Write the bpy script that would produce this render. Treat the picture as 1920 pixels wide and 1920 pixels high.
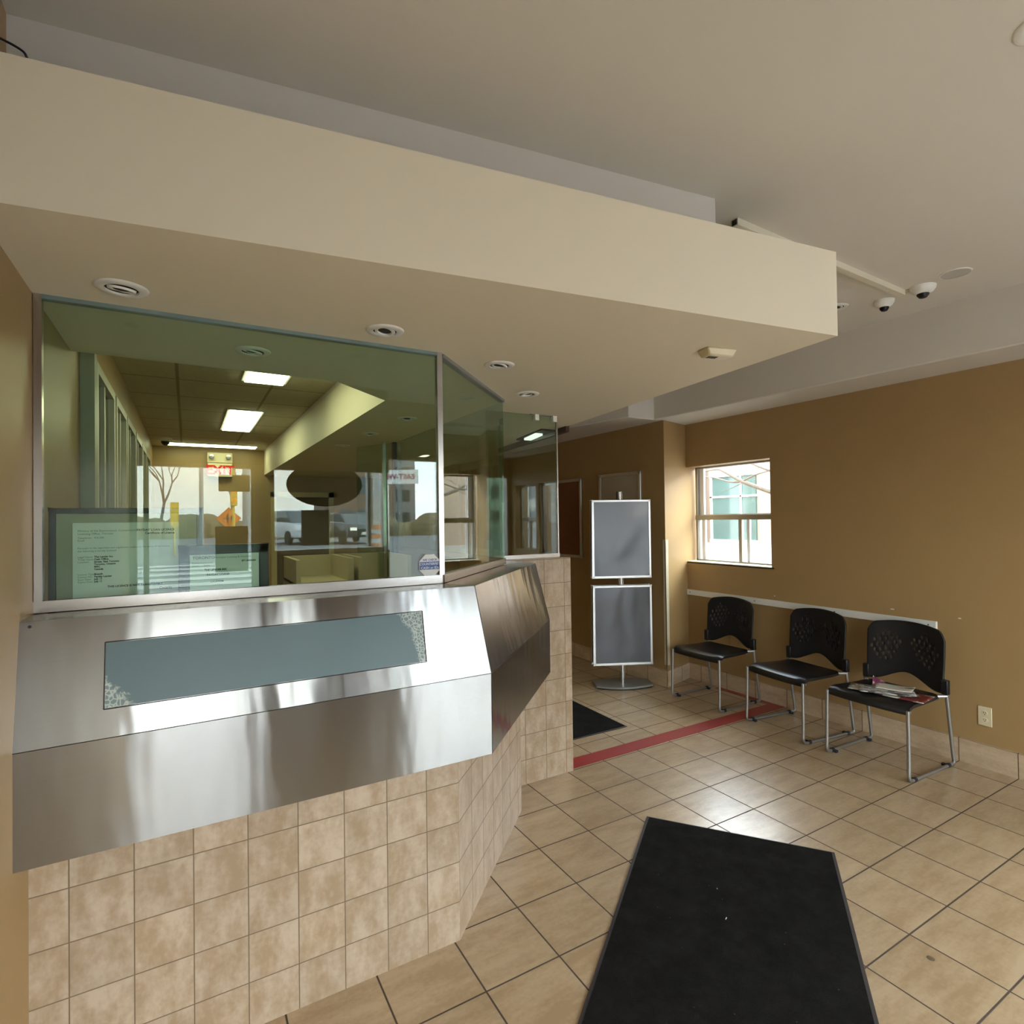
import bpy, bmesh, math, random
from mathutils import Vector, Matrix
random.seed(7)
for o in list(bpy.data.objects):
    bpy.data.objects.remove(o)
SC = bpy.context.scene
COL = SC.collection

# ------------------------------------------------------------------ camera
cd = bpy.data.cameras.new('camera')
cam = bpy.data.objects.new('camera', cd)
COL.objects.link(cam)
cd.sensor_width = 36.0
cd.lens = 19.738
cd.clip_start = 0.02
cd.clip_end = 400
rt = Vector((0.8651, -0.5014, -0.0134)); dn = Vector((-0.0054, 0.0174, -0.9998)); fw = Vector((0.5015, 0.8651, 0.0123))
cam.matrix_world = Matrix(((rt.x, -dn.x, -fw.x, 0), (rt.y, -dn.y, -fw.y, 0), (rt.z, -dn.z, -fw.z, 1.6), (0, 0, 0, 1)))
SC.camera = cam

# ------------------------------------------------------------------ world, exposure
SKY = 12.0
w = bpy.data.worlds.new('sky'); SC.world = w; w.use_nodes = True
nt = w.node_tree; nt.nodes.clear()
out = nt.nodes.new('ShaderNodeOutputWorld'); bg = nt.nodes.new('ShaderNodeBackground')
tc = nt.nodes.new('ShaderNodeTexCoord'); sep = nt.nodes.new('ShaderNodeSeparateXYZ')
nt.links.new(tc.outputs['Generated'], sep.inputs[0])
mr = nt.nodes.new('ShaderNodeMapRange'); mr.inputs['From Min'].default_value = 0.0; mr.inputs['From Max'].default_value = 0.6
nt.links.new(sep.outputs['Z'], mr.inputs['Value'])
cr = nt.nodes.new('ShaderNodeValToRGB')
cr.color_ramp.elements[0].color = (0.84, 0.93, 1.0, 1); cr.color_ramp.elements[1].color = (0.62, 0.78, 0.98, 1)
nt.links.new(mr.outputs[0], cr.inputs[0])
mp = nt.nodes.new('ShaderNodeMapping'); mp.inputs['Scale'].default_value = (1.6, 1.6, 5)
nz = nt.nodes.new('ShaderNodeTexNoise'); nz.inputs['Scale'].default_value = 2.2; nz.inputs['Detail'].default_value = 6
nt.links.new(tc.outputs['Generated'], mp.inputs[0]); nt.links.new(mp.outputs[0], nz.inputs[0])
cc = nt.nodes.new('ShaderNodeValToRGB'); cc.color_ramp.elements[0].position = 0.42; cc.color_ramp.elements[1].position = 0.62
nt.links.new(nz.outputs[0], cc.inputs[0])
mx = nt.nodes.new('ShaderNodeMix'); mx.data_type = 'RGBA'
nt.links.new(cc.outputs[0], mx.inputs[0]); nt.links.new(cr.outputs[0], mx.inputs[6]); mx.inputs[7].default_value = (1.0, 0.98, 0.94, 1)
nt.links.new(mx.outputs[2], bg.inputs[0])
# hazy sky, brighter on the side of the veiled sun (+x)
gl_ = nt.nodes.new('ShaderNodeMapRange'); gl_.inputs['From Min'].default_value = 0.15; gl_.inputs['From Max'].default_value = 1.0
gl_.inputs['To Min'].default_value = SKY; gl_.inputs['To Max'].default_value = SKY * 3.6
nt.links.new(sep.outputs['X'], gl_.inputs['Value']); nt.links.new(gl_.outputs[0], bg.inputs[1])
nt.links.new(bg.outputs[0], out.inputs[0])
SC.view_settings.view_transform = 'Standard'
SC.view_settings.look = 'None'
SC.view_settings.gamma = 1.0
SC.view_settings.use_curve_mapping = False
SC.view_settings.exposure = 0.0

# ------------------------------------------------------------------ helpers
class NT:
    def __init__(s, name):
        s.m = bpy.data.materials.new(name); s.m.use_nodes = True
        s.t = s.m.node_tree; s.t.nodes.clear()
        s.out = s.n('OutputMaterial')
    def n(s, k, **kw):
        nd = s.t.nodes.new('ShaderNode' + k)
        for a, b in kw.items(): setattr(nd, a, b)
        return nd
    def l(s, a, b): s.t.links.new(a, b)
    def math(s, op, a, b=None, c=None):
        nd = s.n('Math', operation=op)
        for i, v in enumerate((a, b, c)):
            if v is None: continue
            if isinstance(v, (int, float)): nd.inputs[i].default_value = v
            else: s.l(v, nd.inputs[i])
        return nd.outputs[0]
    def mix(s, f, a, b):
        nd = s.n('Mix', data_type='RGBA')
        for i, v in ((0, f), (6, a), (7, b)):
            if isinstance(v, (int, float)): nd.inputs[i].default_value = v
            elif isinstance(v, tuple): nd.inputs[i].default_value = (*v[:3], 1)
            else: s.l(v, nd.inputs[i])
        return nd.outputs[2]
    def noise(s, vec, scale, detail=4, rough=0.55):
        nd = s.n('TexNoise'); nd.inputs['Scale'].default_value = scale; nd.inputs['Detail'].default_value = detail
        nd.inputs['Roughness'].default_value = rough
        if vec is not None: s.l(vec, nd.inputs['Vector'])
        return nd.outputs['Fac']
    def map(s, vec, sc):
        nd = s.n('Mapping'); nd.inputs['Scale'].default_value = sc; s.l(vec, nd.inputs[0]); return nd.outputs[0]
    def ramp(s, f, p0, p1):
        nd = s.n('MapRange'); s.l(f, nd.inputs[0]); nd.inputs[1].default_value = p0; nd.inputs[2].default_value = p1
        return nd.outputs[0]
    def bsdf(s, **kw):
        b = s.n('BsdfPrincipled')
        for k, v in kw.items():
            k = k.replace('_', ' ')
            if isinstance(v, tuple): b.inputs[k].default_value = (*v[:3], 1)
            elif isinstance(v, (int, float)): b.inputs[k].default_value = v
            else: s.l(v, b.inputs[k])
        s.l(b.outputs[0], s.out.inputs[0])
        return b
    def bump(s, h, strength, dist, b):
        nd = s.n('Bump'); nd.inputs['Strength'].default_value = strength; nd.inputs['Distance'].default_value = dist
        s.l(h, nd.inputs['Height']); s.l(nd.outputs[0], b.inputs['Normal'])

def plain(name, col, rough=0.5, metal=0.0, var=0.06, vscale=6.0, bump=0.0, bscale=120.0, spec=0.5, coat=0.0):
    t = NT(name); g = t.n('TexCoord').outputs['Object']
    f = t.noise(g, vscale)
    c = t.mix(f, tuple(max(0, x * (1 - var)) for x in col), tuple(min(1, x * (1 + var)) for x in col))
    b = t.bsdf(Base_Color=c, Roughness=rough, Metallic=metal, Specular_IOR_Level=spec, Coat_Weight=coat)
    if bump: t.bump(t.noise(g, bscale, 2), bump, 0.002, b)
    return t.m

def emit(name, col, st):
    t = NT(name); e = t.n('Emission'); e.inputs[0].default_value = (*col, 1); e.inputs[1].default_value = st
    t.l(e.outputs[0], t.out.inputs[0]); return t.m

def glass(name, tint, f0=0.045, rough=0.0):
    # clear sheet: light passes straight through tinted, both faces mirror by Schlick's rule
    t = NT(name); geo = t.n('NewGeometry')
    dot = t.n('VectorMath', operation='DOT_PRODUCT'); t.l(geo.outputs['Normal'], dot.inputs[0]); t.l(geo.outputs['Incoming'], dot.inputs[1])
    c = t.math('ABSOLUTE', dot.outputs['Value']); k = t.math('POWER', t.math('SUBTRACT', 1.0, c), 5.0)
    fr = t.math('MULTIPLY_ADD', k, 1 - f0, f0)
    tr = t.n('BsdfTransparent'); tr.inputs[0].default_value = (*tint, 1)
    gl = t.n('BsdfGlossy'); gl.inputs['Roughness'].default_value = rough
    ms = t.n('MixShader'); t.l(fr, ms.inputs[0]); t.l(tr.outputs[0], ms.inputs[1]); t.l(gl.outputs[0], ms.inputs[2])
    t.l(ms.outputs[0], t.out.inputs[0]); return t.m

def tiles(name, size, off, line, c1, c2, grout, rough=0.3, streak=(3, 14), lum=0.10, bumpd=0.3, spec=0.5):
    t = NT(name); uv = t.n('UVMap').outputs[0]
    s = t.n('SeparateXYZ'); t.l(uv, s.inputs[0])
    ms = []; ids = []
    for i in (0, 1):
        q = t.math('DIVIDE', t.math('SUBTRACT', s.outputs[i], off[i]), size)
        ids.append(t.math('FLOOR', q)); fr = t.math('FRACT', q)
        d = t.math('MINIMUM', fr, t.math('SUBTRACT', 1.0, fr))
        ms.append(t.ramp(d, line / size * 0.35, line / size * 0.62))
    tile = t.math('MINIMUM', ms[0], ms[1])
    cv = t.n('CombineXYZ'); t.l(ids[0], cv.inputs[0]); t.l(ids[1], cv.inputs[1])
    wn = t.n('TexWhiteNoise'); wn.noise_dimensions = '3D'; t.l(cv.outputs[0], wn.inputs[0])
    add = t.n('VectorMath', operation='MULTIPLY_ADD'); t.l(wn.outputs['Color'], add.inputs[0]); add.inputs[1].default_value = (9, 9, 9)
    t.l(uv, add.inputs[2])
    n1 = t.noise(t.map(add.outputs[0], (streak[0], streak[1], 1)), 1.6, 8, 0.65)
    n2 = t.noise(add.outputs[0], 60, 3)
    f = t.ramp(t.math('ADD', t.math('MULTIPLY', n1, 0.8), t.math('MULTIPLY', n2, 0.2)), 0.40, 0.61)
    c = t.mix(f, c1, c2)
    hs = t.n('HueSaturation'); t.l(c, hs.inputs['Color'])
    t.l(t.math('MULTIPLY_ADD', wn.outputs['Value'], lum, 1 - lum / 2), hs.inputs['Value'])
    col = t.mix(tile, grout, hs.outputs[0])
    r = t.math('MULTIPLY_ADD', t.math('SUBTRACT', 1.0, tile), 0.5, rough)
    b = t.bsdf(Base_Color=col, Roughness=r, Specular_IOR_Level=spec)
    t.bump(tile, bumpd, 0.002, b)
    return t.m

class MB:
    def __init__(s): s.v = []; s.f = []; s.uv = []
    def quad(s, a, b, c, d, uv=None):
        i = len(s.v); s.v += [Vector(a), Vector(b), Vector(c), Vector(d)]; s.f.append((i, i + 1, i + 2, i + 3))
        s.uv.append(uv or [(0, 0), (1, 0), (1, 1), (0, 1)])
    def face(s, pts):
        i = len(s.v); s.v += [Vector(p) for p in pts]; s.f.append(tuple(range(i, i + len(pts)))); s.uv.append([(p[0], p[1]) for p in pts])
    def add(s, vs, fs):
        i = len(s.v); s.v += [Vector(p) for p in vs]
        for f in fs:
            s.f.append(tuple(i + k for k in f)); s.uv.append([(vs[k][0] + vs[k][1], vs[k][2]) for k in f])
        return s
    def box(s, x0, x1, y0, y1, z0, z1, M=None):
        x0, x1 = min(x0, x1), max(x0, x1); y0, y1 = min(y0, y1), max(y0, y1); z0, z1 = min(z0, z1), max(z0, z1)
        vs = [Vector((x, y, z)) for z in (z0, z1) for y in (y0, y1) for x in (x0, x1)]
        if M: vs = [M @ v for v in vs]
        return s.add(vs, [(0, 2, 3, 1), (4, 5, 7, 6), (0, 1, 5, 4), (2, 6, 7, 3), (0, 4, 6, 2), (1, 3, 7, 5)])
    def prism(s, poly, z0, z1):
        a = sum(poly[i][0] * poly[(i + 1) % len(poly)][1] - poly[(i + 1) % len(poly)][0] * poly[i][1] for i in range(len(poly)))
        if a < 0: poly = poly[::-1]
        n = len(poly); vs = [(p[0], p[1], z0) for p in poly] + [(p[0], p[1], z1) for p in poly]
        return s.add(vs, [tuple(range(n))[::-1], tuple(range(n, 2 * n))] + [(i, (i + 1) % n, n + (i + 1) % n, n + i) for i in range(n)])
    def tube(s, pts, r, seg=10, cap=True):
        pts = [Vector(p) for p in pts]; n = len(pts); rs = r if isinstance(r, (list, tuple)) else [r] * n
        vs = []; d0 = (pts[1] - pts[0]).normalized(); up = Vector((0, 0, 1)) if abs(d0.z) < 0.9 else Vector((1, 0, 0))
        nr = d0.cross(up).normalized()
        for i in range(n):
            d = ((pts[min(i + 1, n - 1)] - pts[max(i - 1, 0)])).normalized()
            nr = (nr - d * nr.dot(d)).normalized(); bn = d.cross(nr)
            for k in range(seg):
                a = 2 * math.pi * k / seg; vs.append(pts[i] + (nr * math.cos(a) + bn * math.sin(a)) * rs[i])
        fs = [(i * seg + k, i * seg + (k + 1) % seg, (i + 1) * seg + (k + 1) % seg, (i + 1) * seg + k) for i in range(n - 1) for k in range(seg)]
        if cap: fs += [tuple(range(seg))[::-1], tuple((n - 1) * seg + k for k in range(seg))]
        return s.add(vs, fs)
    def lathe(s, prof, c, seg=28, axis='z'):
        vs = []; n = len(prof)
        for r, h in prof:
            for k in range(seg):
                a = 2 * math.pi * k / seg; x, y = r * math.cos(a), r * math.sin(a)
                p = (x, y, h) if axis == 'z' else ((x, h, y) if axis == 'y' else (h, x, y))
                vs.append(Vector(p) + Vector(c))
        fs = [(i * seg + k, i * seg + (k + 1) % seg, (i + 1) * seg + (k + 1) % seg, (i + 1) * seg + k) for i in range(n - 1) for k in range(seg)]
        return s.add(vs, fs)
    def build(s, name, mat, parent=None, world=False, bevel=0.0, smooth=True, solid=0.0):
        me = bpy.data.meshes.new(name)
        vs = s.v
        if world and parent is not None:
            inv = WM[parent.name].inverted(); vs = [inv @ v for v in vs]
        me.from_pydata([tuple(v) for v in vs], [], s.f)
        ul = me.uv_layers.new(name='UVMap')
        i = 0
        for p, uvs in zip(me.polygons, s.uv):
            for k in range(p.loop_total): ul.data[p.loop_start + k].uv = uvs[k]
        bm = bmesh.new(); bm.from_mesh(me)
        bmesh.ops.remove_doubles(bm, verts=bm.verts, dist=1e-5)
        bmesh.ops.recalc_face_normals(bm, faces=bm.faces)
        bm.to_mesh(me); bm.free()
        if smooth:
            me.polygons.foreach_set('use_smooth', [True] * len(me.polygons)); me.set_sharp_from_angle(angle=math.radians(32))
        me.materials.append(mat)
        o = bpy.data.objects.new(name, me); COL.objects.link(o)
        if parent is not None: o.parent = parent; WM[o.name] = WM[parent.name]
        else: WM[o.name] = Matrix.Identity(4)
        if solid:
            md = o.modifiers.new('thickness', 'SOLIDIFY'); md.thickness = solid; md.offset = 0
        if bevel:
            md = o.modifiers.new('bevel', 'BEVEL'); md.width = bevel; md.segments = 2; md.limit_method = 'ANGLE'
        return o
WM = {}
def thing(name, label, cat, loc=(0, 0, 0), rz=0.0, group=None):
    o = bpy.data.objects.new(name, None); COL.objects.link(o); o.empty_display_size = 0.1
    o.location = loc; o.rotation_euler = (0, 0, rz); o['label'] = label; o['category'] = cat
    if group: o['group'] = group
    WM[o.name] = Matrix.Translation(loc) @ Matrix.Rotation(rz, 4, 'Z')
    return o
def tag(o, label, cat, group=None, kind=None):
    o['label'] = label; o['category'] = cat
    if group: o['group'] = group
    if kind: o['kind'] = kind
    return o
def struct(o, label=None, cat=None):
    o['kind'] = 'structure'
    if label: o['label'] = label
    if cat: o['category'] = cat
    return o
def dup(root, loc, rz, label):
    r = root.copy(); COL.objects.link(r); r.location = loc; r.rotation_euler = (0, 0, rz); r['label'] = label
    for ch in list(root.children):
        c = ch.copy(); COL.objects.link(c); c.parent = r
        for g in list(ch.children):
            d = g.copy(); COL.objects.link(d); d.parent = c
    return r
def fillet(pts, r, n=6):
    pts = [Vector(p) for p in pts]; out = [pts[0]]
    for i in range(1, len(pts) - 1):
        a, b, c = pts[i - 1], pts[i], pts[i + 1]
        d1 = (a - b); d2 = (c - b); rr = min(r, d1.length * .49, d2.length * .49)
        p = b + d1.normalized() * rr; q = b + d2.normalized() * rr
        for k in range(n + 1):
            t = k / n; out.append(p * (1 - t) ** 2 + b * 2 * t * (1 - t) + q * t * t)
    out.append(pts[-1]); return out
def text_mb(lines, M, mb=None, bold=0.0):
    # lines: (string, x, y, size[, align]); letters laid in the plane of M (x right, y up)
    mb = mb or MB()
    for ln in lines:
        s, x, y, size = ln[:4]
        cu = bpy.data.curves.new('lettering', 'FONT'); cu.body = s; cu.size = size; cu.offset = bold; cu.resolution_u = 2
        cu.align_x = ln[4] if len(ln) > 4 else 'LEFT'
        ob = bpy.data.objects.new('lettering', cu); COL.objects.link(ob)
        dg = bpy.context.evaluated_depsgraph_get(); me = bpy.data.meshes.new_from_object(ob.evaluated_get(dg))
        vs = [M @ Vector((v.co.x + x, v.co.y + y, v.co.z)) for v in me.vertices]
        if me.polygons: mb.add(vs, [tuple(p.vertices) for p in me.polygons])
        bpy.data.objects.remove(ob); bpy.data.meshes.remove(me)
    return mb
def basis(o, xr, yu):
    xr = Vector(xr).normalized(); yu = Vector(yu).normalized(); n = xr.cross(yu)
    return Matrix(((xr.x, yu.x, n.x, o[0]), (xr.y, yu.y, n.y, o[1]), (xr.z, yu.z, n.z, o[2]), (0, 0, 0, 1)))

# ------------------------------------------------------------------ materials
M = {}
M['ceiling'] = plain('painted_ceiling', (0.66, 0.615, 0.54), 0.7, var=0.02, vscale=1.5)
M['cream'] = plain('cream_paint', (0.78, 0.70, 0.54), 0.6, var=0.02, vscale=1.2)
M['step'] = plain('off_white_paint', (0.66, 0.605, 0.53), 0.7, var=0.02, vscale=1.2)
M['ochre'] = plain('ochre_wall_paint', (0.365, 0.235, 0.10), 0.42, var=0.05, vscale=3, bump=0.12, bscale=90)
M['floor'] = tiles('floor_tile', 0.30, (0.270, 0.217), 0.0065, (0.375, 0.258, 0.145), (0.50, 0.372, 0.235), (0.05, 0.026, 0.012), 0.29, (2.5, 9), spec=0.9)
M['base'] = tiles('baseboard_tile', 0.30, (0.217, 0.152), 0.005, (0.47, 0.34, 0.22), (0.60, 0.46, 0.31), (0.12, 0.07, 0.04), 0.3, (3, 9))
M['ctile'] = tiles('counter_tile', 0.15, (0.013, -0.004), 0.0034, (0.345, 0.245, 0.155), (0.475, 0.375, 0.28), (0.17, 0.12, 0.075), 0.35, (9, 4), 0.12)
M['ctile2'] = tiles('counter_side_tile', 0.15, (0.0, -0.004), 0.0034, (0.345, 0.245, 0.155), (0.475, 0.375, 0.28), (0.17, 0.12, 0.075), 0.35, (9, 4), 0.12)
M['white'] = plain('white_trim', (0.74, 0.72, 0.66), 0.45)
M['whiteplastic'] = plain('white_plastic', (0.78, 0.76, 0.70), 0.35)
M['ivory'] = plain('ivory_plastic', (0.66, 0.57, 0.37), 0.35)
M['alu'] = plain('brushed_aluminium', (0.46, 0.43, 0.40), 0.25, 1.0)
M['silver'] = plain('silver_painted_frame', (0.60, 0.59, 0.57), 0.3, 0.7)
M['greybase'] = plain('grey_enamel', (0.25, 0.25, 0.24), 0.35, 0.3)
M['winframe'] = plain('window_aluminium', (0.36, 0.34, 0.29), 0.4, 0.5)
M['winwhite'] = plain('white_vinyl', (0.88, 0.88, 0.88), 0.4)
M['black'] = plain('black_plastic', (0.011, 0.011, 0.012), 0.38, spec=0.35)
M['vinyl'] = plain('black_vinyl', (0.009, 0.009, 0.01), 0.3, spec=0.5, bump=0.1, bscale=300)
M['legsteel'] = plain('silver_tube', (0.36, 0.35, 0.335), 0.35, 0.8)
M['darkhole'] = plain('dark_recess', (0.02, 0.015, 0.01), 0.6)
M['red'] = plain('red_tape', (0.34, 0.042, 0.035), 0.35, var=0.3, vscale=90, bump=0.5, bscale=160)
M['cork'] = plain('brown_cork', (0.20, 0.085, 0.035), 0.85, var=0.2, vscale=60)
M['booth_ceiling'] = tiles('ceiling_tile', 0.6, (-0.05, 0.31), 0.02, (0.50, 0.45, 0.33), (0.56, 0.50, 0.38), (0.30, 0.26, 0.16), 0.8, (20, 20), 0.02)
M['concrete'] = plain('concrete_pavement', (0.26, 0.25, 0.25), 0.8, var=0.12, vscale=2)
M['asphalt'] = plain('asphalt', (0.17, 0.17, 0.18), 0.8, var=0.15, vscale=1)
M['kraft'] = plain('beige_laminate', (0.50, 0.41, 0.26), 0.5)
M['kraft_in'] = plain('brown_cabinet_interior', (0.14, 0.10, 0.055), 0.6)
M['paper'] = plain('white_paper', (0.78, 0.78, 0.76), 0.6, var=0.02)
M['paperback'] = plain('grey_paper_back', (0.30, 0.27, 0.25), 0.7)
M['ink'] = plain('black_ink', (0.02, 0.02, 0.025), 0.6)
M['greyink'] = plain('grey_ink', (0.12, 0.14, 0.14), 0.6)
M['blueink'] = plain('blue_ink', (0.04, 0.10, 0.32), 0.4)
M['redink'] = emit('exit_letters', (1.0, 0.05, 0.03), 1.1)
M['navyframe'] = plain('dark_frame_plastic', (0.008, 0.01, 0.018), 0.3)
M['mount'] = plain('grey_beige_mount', (0.33, 0.30, 0.22), 0.6)
M['panel_on'] = emit('lit_diffuser', (1.0, 0.90, 0.60), 13.0)
M['bulb'] = emit('lit_small_diffuser', (0.93, 1.0, 0.86), 1.5)
M['darkpanel'] = plain('dark_glass_film', (0.03, 0.025, 0.015), 0.15)
M['gap_shade'] = plain('brown_gap_shadow', (0.055, 0.025, 0.015), 0.4)
M['teal'] = None
M['clear'] = glass('window_glass', (0.96, 0.98, 0.97), 0.04)
M['green'] = glass('green_tinted_glass', (0.82, 0.925, 0.855), 0.046)
M['carpet'] = None

def steel_mat():
    t = NT('brushed_stainless_steel'); uv = t.n('UVMap').outputs[0]
    f = t.noise(t.map(uv, (2, 260, 1)), 3, 5, 0.7); f2 = t.noise(t.map(uv, (3, 1.5, 1)), 1.3, 3)
    c = t.mix(f, (0.30, 0.298, 0.29), (0.375, 0.372, 0.36))
    r = t.math('ADD', t.math('MULTIPLY', f2, 0.06), 0.15)
    b = t.bsdf(Base_Color=c, Roughness=r, Metallic=1.0, Anisotropic=1.0, Anisotropic_Rotation=0.25)
    t.bump(t.noise(t.map(uv, (5, 1.2, 1)), 1.4, 2), 0.25, 0.01, b)
    tg = t.n('Tangent'); tg.direction_type = 'UV_MAP'; tg.uv_map = 'UVMap'; t.l(tg.outputs[0], b.inputs['Tangent'])
    return t.m
M['steel'] = steel_mat()
def teal_mat():
    # slate-teal painted steel with a mottled worn film in two corners
    t = NT('slate_teal_panel'); uv = t.n('UVMap').outputs[0]; s = t.n('SeparateXYZ'); t.l(uv, s.inputs[0])
    u, v = s.outputs[0], s.outputs[1]
    n = t.noise(t.map(uv, (24, 5, 1)), 1.6, 4, 0.7)
    right = t.math('ADD', t.math('SUBTRACT', u, t.math('MULTIPLY', t.math('SUBTRACT', 1.0, v), 0.035)), t.math('MULTIPLY', n, 0.04))
    mr_ = t.ramp(right, 0.955, 0.965)
    tr = t.ramp(t.math('ADD', t.math('ADD', u, t.math('MULTIPLY', v, 0.13)), t.math('MULTIPLY', n, 0.04)), 1.045, 1.06)
    bl = t.ramp(t.math('ADD', t.math('ADD', u, t.math('MULTIPLY', v, 0.16)), t.math('MULTIPLY', n, -0.10)), 0.03, 0.015)
    worn = t.math('MAXIMUM', t.math('MAXIMUM', mr_, tr), bl)
    vo = t.n('TexVoronoi'); vo.feature = 'DISTANCE_TO_EDGE'; vo.inputs['Scale'].default_value = 14; t.l(t.map(uv, (6, 1, 1)), vo.inputs[0])
    speck = t.ramp(vo.outputs[0], 0.05, 0.16)
    wc = t.mix(speck, (0.42, 0.47, 0.44), (0.16, 0.22, 0.22))
    c = t.mix(worn, (0.105, 0.165, 0.18), wc)
    t.bsdf(Base_Color=c, Roughness=0.42, Specular_IOR_Level=0.5); return t.m
M['teal'] = teal_mat()
def carpet_mat():
    t = NT('charcoal_carpet'); g = t.n('TexCoord').outputs['Object']
    n = t.noise(g, 420, 3, 0.8); n2 = t.noise(g, 9, 5, 0.7)
    c = t.mix(t.ramp(t.math('ADD', t.math('MULTIPLY', n, 0.6), t.math('MULTIPLY', n2, 0.4)), 0.42, 0.68), (0.006, 0.0055, 0.005), (0.024, 0.022, 0.021))
    vo = t.n('TexVoronoi'); vo.inputs['Scale'].default_value = 17; t.l(g, vo.inputs[0])
    c = t.mix(t.ramp(vo.outputs['Distance'], 0.045, 0.025), c, (0.10, 0.10, 0.10))
    b = t.bsdf(Base_Color=c, Roughness=0.95, Specular_IOR_Level=0.1); t.bump(n, 0.8, 0.004, b); return t.m
M['carpet'] = carpet_mat()
M['rubber'] = plain('dark_rubber_edge', (0.035, 0.027, 0.025), 0.6)
def film_mat(name, base, seed, sc, dist):
    t = NT(name); g = t.n('TexCoord').outputs['Object']; mpn = t.map(g, (1, 1, 0.6))
    mpn.node.inputs['Location'].default_value = (seed, seed, 0)
    n = t.noise(mpn, sc, 2, 0.4)
    b = t.bsdf(Base_Color=base, Roughness=0.24, Specular_IOR_Level=0.6)
    bp = t.n('Bump'); bp.inputs['Strength'].default_value = 1.0; bp.inputs['Distance'].default_value = dist
    t.l(n, bp.inputs['Height']); t.l(bp.outputs[0], b.inputs['Normal'])
    b.inputs['Coat Weight'].default_value = 0.18; b.inputs['Coat Roughness'].default_value = 0.08
    t.l(bp.outputs[0], b.inputs['Coat Normal']); return t.m
M['film_up'] = film_mat('grey_panel_under_creased_film', (0.08, 0.082, 0.092), 3.1, 2.2, 0.045)
M['film_low'] = film_mat('grey_panel_under_film', (0.028, 0.029, 0.034), 8.7, 2.6, 0.024)
def brick_mat(name, a, b_, mo, scale):
    t = NT(name); uv = t.n('TexCoord').outputs['Object']
    s = t.n('SeparateXYZ'); t.l(uv, s.inputs[0]); cv = t.n('CombineXYZ'); t.l(t.math('ADD', s.outputs[0], s.outputs[1]), cv.inputs[0]); t.l(s.outputs[2], cv.inputs[1])
    br = t.n('TexBrick'); br.inputs['Scale'].default_value = scale; br.inputs['Mortar Size'].default_value = 0.02
    br.inputs['Color1'].default_value = (*a, 1); br.inputs['Color2'].default_value = (*b_, 1); br.inputs['Mortar'].default_value = (*mo, 1)
    t.l(cv.outputs[0], br.inputs[0]); t.bsdf(Base_Color=br.outputs[0], Roughness=0.8); return t.m
M['whitebrick'] = brick_mat('white_brick', (0.62, 0.60, 0.55), (0.55, 0.54, 0.50), (0.30, 0.30, 0.29), 5.0)
M['buff'] = plain('buff_stucco', (0.36, 0.28, 0.225), 0.8)
M['stuccowhite'] = plain('white_stucco', (0.48, 0.46, 0.45), 0.8)
M['bark'] = plain('grey_bark', (0.17, 0.155, 0.14), 0.9, var=0.3, vscale=30)
M['tealglass'] = plain('pale_teal_window', (0.07, 0.13, 0.125), 0.1, var=0.3, vscale=2)
M['foliage'] = plain('olive_brush', (0.19, 0.155, 0.09), 0.9, var=0.5, vscale=6)
M['orange'] = plain('orange_sign_sheet', (0.85, 0.22, 0.02), 0.5)
M['yellow'] = plain('yellow_sign', (0.80, 0.52, 0.05), 0.5)
M['amber'] = emit('lit_amber_lens', (1.0, 0.35, 0.03), 9.0)
M['headlight'] = emit('lit_headlight', (1.0, 1.0, 0.9), 14.0)
M['carwhite'] = plain('silver_car_paint', (0.55, 0.60, 0.66), 0.25, coat=0.6)
M['carblack'] = plain('black_car_paint', (0.02, 0.03, 0.035), 0.2, coat=0.8)
M['carglass'] = plain('car_glass', (0.05, 0.08, 0.10), 0.05)
M['tyre'] = plain('black_tyre', (0.015, 0.015, 0.015), 0.8)
M['town'] = [plain('grey_block_facade', (0.34, 0.34, 0.36), 0.8), plain('brown_block_facade', (0.22, 0.15, 0.11), 0.8), plain('pale_block_facade', (0.52, 0.50, 0.47), 0.8)]

# ------------------------------------------------------------------ room shell
XL, XR, YF, YB, ZC = -0.373, 4.32, -1.0, 8.5, 2.845
def q2(mb, a, b, z0, z1, u0=0.0, flip=False):
    # vertical quad from a to b (xy) with metric UVs
    L = (Vector(b) - Vector(a)).length
    mb.quad((a[0], a[1], z0), (b[0], b[1], z0), (b[0], b[1], z1), (a[0], a[1], z1), [(u0, z0), (u0 + L, z0), (u0 + L, z1), (u0, z1)])
mb = MB(); mb.quad((XL, -1.7, 0), (4.7, -1.7, 0), (4.7, YB, 0), (XL, YB, 0), [(XL, -1.7), (4.7, -1.7), (4.7, YB), (XL, YB)])
for a, b in (((XL, -1.7), (4.7, -1.7)), ((4.7, -1.7), (4.7, YB)), ((4.7, YB), (XL, YB)), ((XL, YB), (XL, -1.7))): q2(mb, a, b, -0.1, 0)
mb.quad((XL, YB, -0.1), (4.7, YB, -0.1), (4.7, -1.7, -0.1), (XL, -1.7, -0.1))
struct(mb.build('floor', M['floor'], smooth=False), 'beige square tiled floor with dark grout', 'floor')
struct(MB().box(XL, 4.7, -1.75, YB, ZC, ZC + 0.1).build('ceiling', M['ceiling']), 'painted beige-grey lobby ceiling', 'ceiling')
mb = MB().box(XL - 0.15, XL, YF - 0.75, YB + 0.15, -0.1, ZC + 0.1)
struct(mb.build('wall_left', M['ochre']), 'ochre wall at the left of the glazed counter', 'wall')
mb = MB()
def rwall(y0, y1, z0=0.0, z1=ZC): mb.box(XR, XR + 0.22, y0, y1, z0, z1)
rwall(-1.65, -1.42); rwall(-1.42, -0.84, 0, 1.15); rwall(-1.42, -0.84, 2.1, ZC); rwall(-0.84, -0.78); rwall(-0.78, 0.32, 2.1, ZC); rwall(-0.78, 0.32, 0, 1.1)
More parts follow.
